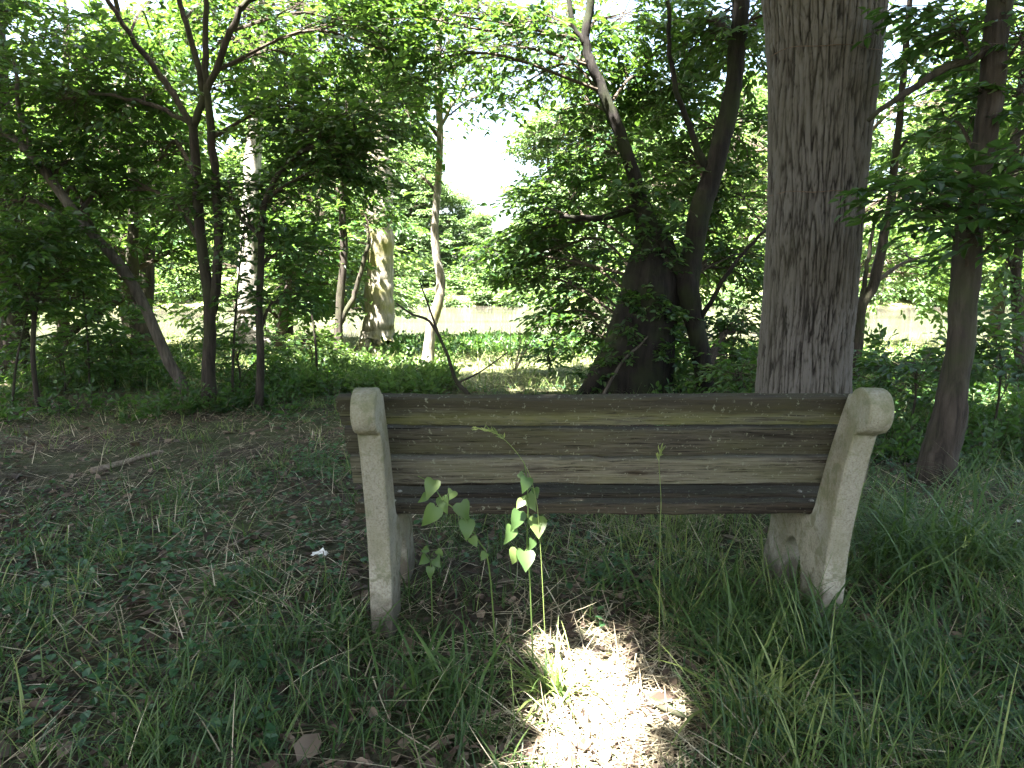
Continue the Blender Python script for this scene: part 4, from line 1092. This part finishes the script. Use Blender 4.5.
def vine(label, Y, stem_px, leaf_px, seed):
    r2 = np.random.default_rng(seed)
    P = np.array([at(a, b, Y + (c if True else 0)) for a, b, c in stem_px]); base = P[0].copy(); base[2] = float(gz(base[0], base[1]))
    P[0] = base - np.array([0, 0, .02])
    e = empty('vine_plant', base, label, 'plant')
    Q = catmull(P, 30); G = Geo(); tube(G, Q, np.linspace(.0028, .0014, 30), 6, 0, tint=.6)
    link_mesh('stem', G.mesh('stem', base), M_VINE, e)
    for px, py, s, ang in leaf_px:
        c = np.array(at(px, py, Y + r2.normal(-.02, .03))); l = s * .88 / F_PX * Y
        V, F4, F3 = heart(l)
        V = V - np.array([0, .5 * l, 0])
        V[:, 2] -= r2.uniform(.2, 1.1) * (V[:, 1] + .5 * l) ** 2 / l * .5 + r2.uniform(-.5, .5) * V[:, 0] * (V[:, 1] + .5 * l) / l
        V[:, 0] *= r2.uniform(.85, 1.2)
        rot = Matrix.Rotation(R(ang), 4, Vector((0, 1, 0))) @ Matrix.Rotation(R(r2.uniform(15, 72)), 4, 'X') @ Matrix.Rotation(R(r2.uniform(-40, 40)), 4, 'Y')
        # leaf hangs with its tip down, its face to the light and the viewer
        V = np.array([rot @ (Matrix.Rotation(math.pi, 4, 'Z') @ Vector(v)) for v in V])
        G = Geo(); G.add(V + c, [F4, F3], 0, np.full(10, np.clip(r2.normal(.45, .3), 0, 1)))
        k = int(np.argmin(np.linalg.norm(Q - c, axis=1)))
        tip = V[0] + c
        tube(G, np.array([Q[k], (Q[k] + tip) / 2 + np.array([0, 0, .01]), tip]), [.0014, .0011, .0009], 4, 0, tint=.6)
        link_mesh('leaf', G.mesh('leaf', base), M_VINE, e)
vine('sprawling heart-leaved vine near the left support', 2.02, [(497, 600, .05), (489, 567, .03), (478, 540, .0), (462, 515, -.02), (443, 500, -.02), (432, 484, 0), (418, 476, .02)],
     [(431, 487, 20, 20), (443, 504, 18, -10), (431, 516, 23, 30), (464, 511, 21, -25), (467, 529, 21, -5), (452, 494, 12, 0), (424, 498, 11, 50), (474, 542, 12, -40), (484, 556, 10, 20)], 95)
vine('upright heart-leaved vine in front of the middle of the backrest', 2.0, [(534, 610, .05), (530, 585, .03), (527, 550, 0), (528, 515, 0), (527, 480, 0), (524, 462, 0)],
     [(526, 484, 16, 10), (529, 500, 19, -10), (517, 520, 22, 20), (538, 527, 24, -15), (510, 534, 20, 25), (526, 560, 22, -10), (515, 556, 17, 15), (536, 492, 12, -30), (520, 504, 12, 45), (532, 544, 13, 20), (522, 476, 9, -50)], 96)
vine('little seedling in the dark beside the left support', 2.3, [(432, 590, .0), (431, 575, 0), (430, 558, 0)], [(424, 560, 12, 40), (437, 562, 13, -40), (430, 572, 12, 10), (440, 553, 10, -60), (425, 550, 9, 60)], 97)

# seeding grass stalks
def stalk(label, pts, Y, seeds, seed):
    r2 = np.random.default_rng(seed)
    P = np.array([at(a, b, Y) for a, b in pts]); base = P[0].copy(); base[2] = float(gz(base[0], base[1])); P[0] = base
    e = empty('grass_stalk', base, label, 'grass', None)
    Q = catmull(P, 40); G = Geo(); tube(G, Q, np.linspace(.0016, .0008, 40), 5, 0, tint=.7); link_mesh('stem', G.mesh('stem', base), M_GRASS, e)
    G = Geo(); m = seeds
    k = r2.integers(30, 40, m); d = unit(Q[k] - Q[np.maximum(k - 3, 0)]) + r2.normal(0, .5, (m, 3))
    leaves(G, Q[k] + r2.normal(0, .002, (m, 3)), d, r2.normal(0, 1, (m, 3)), r2.uniform(.012, .03, m), r2.uniform(.003, .006, m), r2.uniform(.6, 1, m))
    link_mesh('seed_head', G.mesh('seed_head', base, False), M_GRASS, e)
stalk('tall arching seed stalk rising over the upright vine', [(548, 600), (540, 540), (534, 490), (522, 460), (500, 436), (478, 428)], 1.98, 34, 98)
stalk('thin upright seed stalk before the right half of the backrest', [(662, 575), (660, 540), (661, 500), (659, 465), (660, 452)], 2.02, 14, 99)
stalk('bent pale stalk slanting out of the long grass right of the bench', [(850, 615), (905, 580), (950, 555), (985, 525)], 2.2, 10, 100)

# bare thin saplings in the left understorey
for k, (px, py, top, lean, lab) in enumerate(((90, 398, 300, -6, 'hair-thin bare sapling between the wispy sapling and the leaning stem'), (232, 402, 262, 8, 'hair-thin bare sapling right beside the twin-stemmed tree'), (318, 388, 290, -10, 'hair-thin bare sapling left of the thin forked stem'), (12, 410, 318, 14, 'hair-thin bare sapling at the left margin, leaning right'))):
    p = gpt(px, py); t = Tree('sapling', lab, [(px, py + 2, 1.5), (px + lean * .3, (py + top) / 2, 1.2), (px + lean, top, .8), (px + lean * 1.7, top - 45, .5)], p.y, M_BARK, seed=600 + k, sides=6, cat='sapling')
    t.pm(px + lean * 1.5, top - 25, .25, 4, 0, leaf=.07, tint=.4, flat=.5, per=3, nl=7, L=(.15, .3), rmax=.004); t.done()

# fallen wood
def stick(name, label, pts, Y, seed, m=None, sides=8, twigs=()):
    P = np.array([at(a, b, Y + (q[3] if len(q) > 3 else 0)) for q in pts for a, b in [q[:2]]]); r = np.array([q[2] / F_PX * Y for q in pts])
    g = gz(P[:, 0], P[:, 1]) + r * .8
    if pts[0][-1] == 'g' or m is M_DEADWOOD: P[:, 2] = np.maximum(P[:, 2], g)
    base = P[0].copy(); base[2] = float(gz(base[0], base[1]))
    n = 24; Q = catmull(P, n); Q += np.random.default_rng(seed).normal(0, 1, Q.shape) * r.max() * .12
    G = Geo(); tube(G, Q, np.interp(np.linspace(0, 1, n), np.linspace(0, 1, len(r)), r), sides, 0, .08, seed)
    e = None
    o = link_mesh(name, G.mesh(name, base), m or M_BARK, loc=base)
    tag(o, label, name.replace('fallen_', '').replace('_', ' '))
    for tw in twigs:
        TP = np.array([at(a, b, Y) for a, b, _ in tw]); tr = np.array([c / F_PX * Y for _, _, c in tw])
        TP[0] = Q[int(np.argmin(np.linalg.norm(Q - TP[0], axis=1)))]
        G = Geo(); tq = catmull(TP, 12); tube(G, tq, np.interp(np.linspace(0, 1, 12), np.linspace(0, 1, len(tr)), tr), 6)
        link_mesh('twig', G.mesh('twig', base), m or M_BARK, o)
    return o
def ground_stick(label, a, b, r, seed, m=M_DEADWOOD, bend=.02):
    A, B = gpt(*a), gpt(*b); r2 = np.random.default_rng(seed); n = 16
    t_ = np.linspace(0, 1, n)[:, None]; P = np.array(A) * (1 - t_) + np.array(B) * t_
    P[:, :2] += np.sin(t_ * 3.1) * r2.normal(0, bend, 2)[None]
    P[:, 2] = gz(P[:, 0], P[:, 1]) + r * .9 + .012
    G = Geo(); tube(G, P, np.linspace(r, r * .5, n), 8, 0, .1, seed)
    o = link_mesh('fallen_stick', G.mesh('fallen_stick', A), m, loc=A); tag(o, label, 'stick'); return o
ground_stick('stout pale stick lying on the bare soil at the left', (92, 474), (163, 457), .022, 1)
ground_stick('thin straight dry stick in the lower left foreground', (108, 728), (172, 700), .005, 2)
ground_stick('dark rotten stick beside the sunny bare patch', (640, 706), (735, 722), .009, 3, M_BARK)
ground_stick('short stick beneath the bench near its middle', (560, 600), (640, 606), .010, 4, M_BARK)
ground_stick('slim pale stick at the bottom left corner', (20, 752), (95, 740), .005, 5)
ground_stick('twig lying left of the white paper scrap', (222, 560), (268, 535), .006, 6)
ground_stick('pale stick in the right corner grass', (930, 735), (1005, 760), .006, 7)
stick('fallen_log', 'dark half-fallen log slanting up at the left, by the water', [(58, 338, 5), (85, 322, 5), (108, 306, 4), (124, 298, 3)], 9.6, 8)
stick('fallen_log', 'thin log lying in the sunny grass right of the sycamore', [(283, 347, 3), (300, 342, 3), (322, 337, 2.5), (335, 336, 2)], 12.4, 9)
stick('bare_branch', 'long bare dead branch arching over the clearing in front of the bench', [(470, 396, 2.2), (456, 380, 2.0), (446, 352, 1.7), (430, 322, 1.5), (412, 314, 1.2), (396, 303, .8)], 6.6, 10, twigs=([(443, 340, 1.2), (425, 296, .9), (419, 280, .6)], [(458, 384, 1.2), (480, 372, .9), (508, 352, .6)]))
stick('bare_branch', 'pale dry branch slanting over the clearing, nearest the gnarled roots', [(600, 400, 1.6), (622, 362, 1.3), (640, 345, 1.0), (648, 336, .7)], 6.9, 12, M_BARK_G)
# dry shrub
def dry_shrub():
    b = gpt(514, 372); e = empty('dry_shrub', b, 'pale leafless dry shrub standing in the sunny clearing', 'shrub')
    r2 = np.random.default_rng(13)
    for k in range(9):
        d = np.array([r2.normal(0, .22), r2.normal(0, .2), r2.uniform(.45, .85)])
        P = np.array([np.array(b) - [0, 0, .03], np.array(b) + d * .5 + r2.normal(0, .04, 3), np.array(b) + d])
        G = Geo(); tube(G, catmull(P, 10), np.linspace(.009, .003, 10), 5); link_mesh('stem', G.mesh('stem', b), M_DEADWOOD, e)
dry_shrub()

# scraps of paper
def scrap(px, py, s, label, seed):
    c = gpt(px, py); r2 = np.random.default_rng(seed); n = 7
    u, v = np.meshgrid(np.linspace(-1, 1, n), np.linspace(-1, 1, n))
    V = np.stack([u * s * (1 + .15 * r2.normal(0, 1, u.shape)), v * s * .7, np.abs(r2.normal(0, .28, u.shape)) * s + .3 * s * (1 - u * u)], -1).reshape(-1, 3)
    i = (np.arange(n - 1)[:, None] * n + np.arange(n - 1)[None]).reshape(-1, 1)
    me = np_mesh('paper_scrap', V, [i + np.array([[0, 1, n + 1, n]])], smooth_shade=False)
    o = link_mesh('paper_scrap', me, M_PAPER, loc=(c.x, c.y, c.z + .022)); tag(o, label, 'litter')
    sd = o.modifiers.new('thickness', 'SOLIDIFY'); sd.thickness = .0012
scrap(320, 566, .032, 'crumpled white paper scrap in the grass left of the bench', 1)
scrap(1015, 528, .03, 'small white paper scrap beyond the long grass at the right edge', 2)
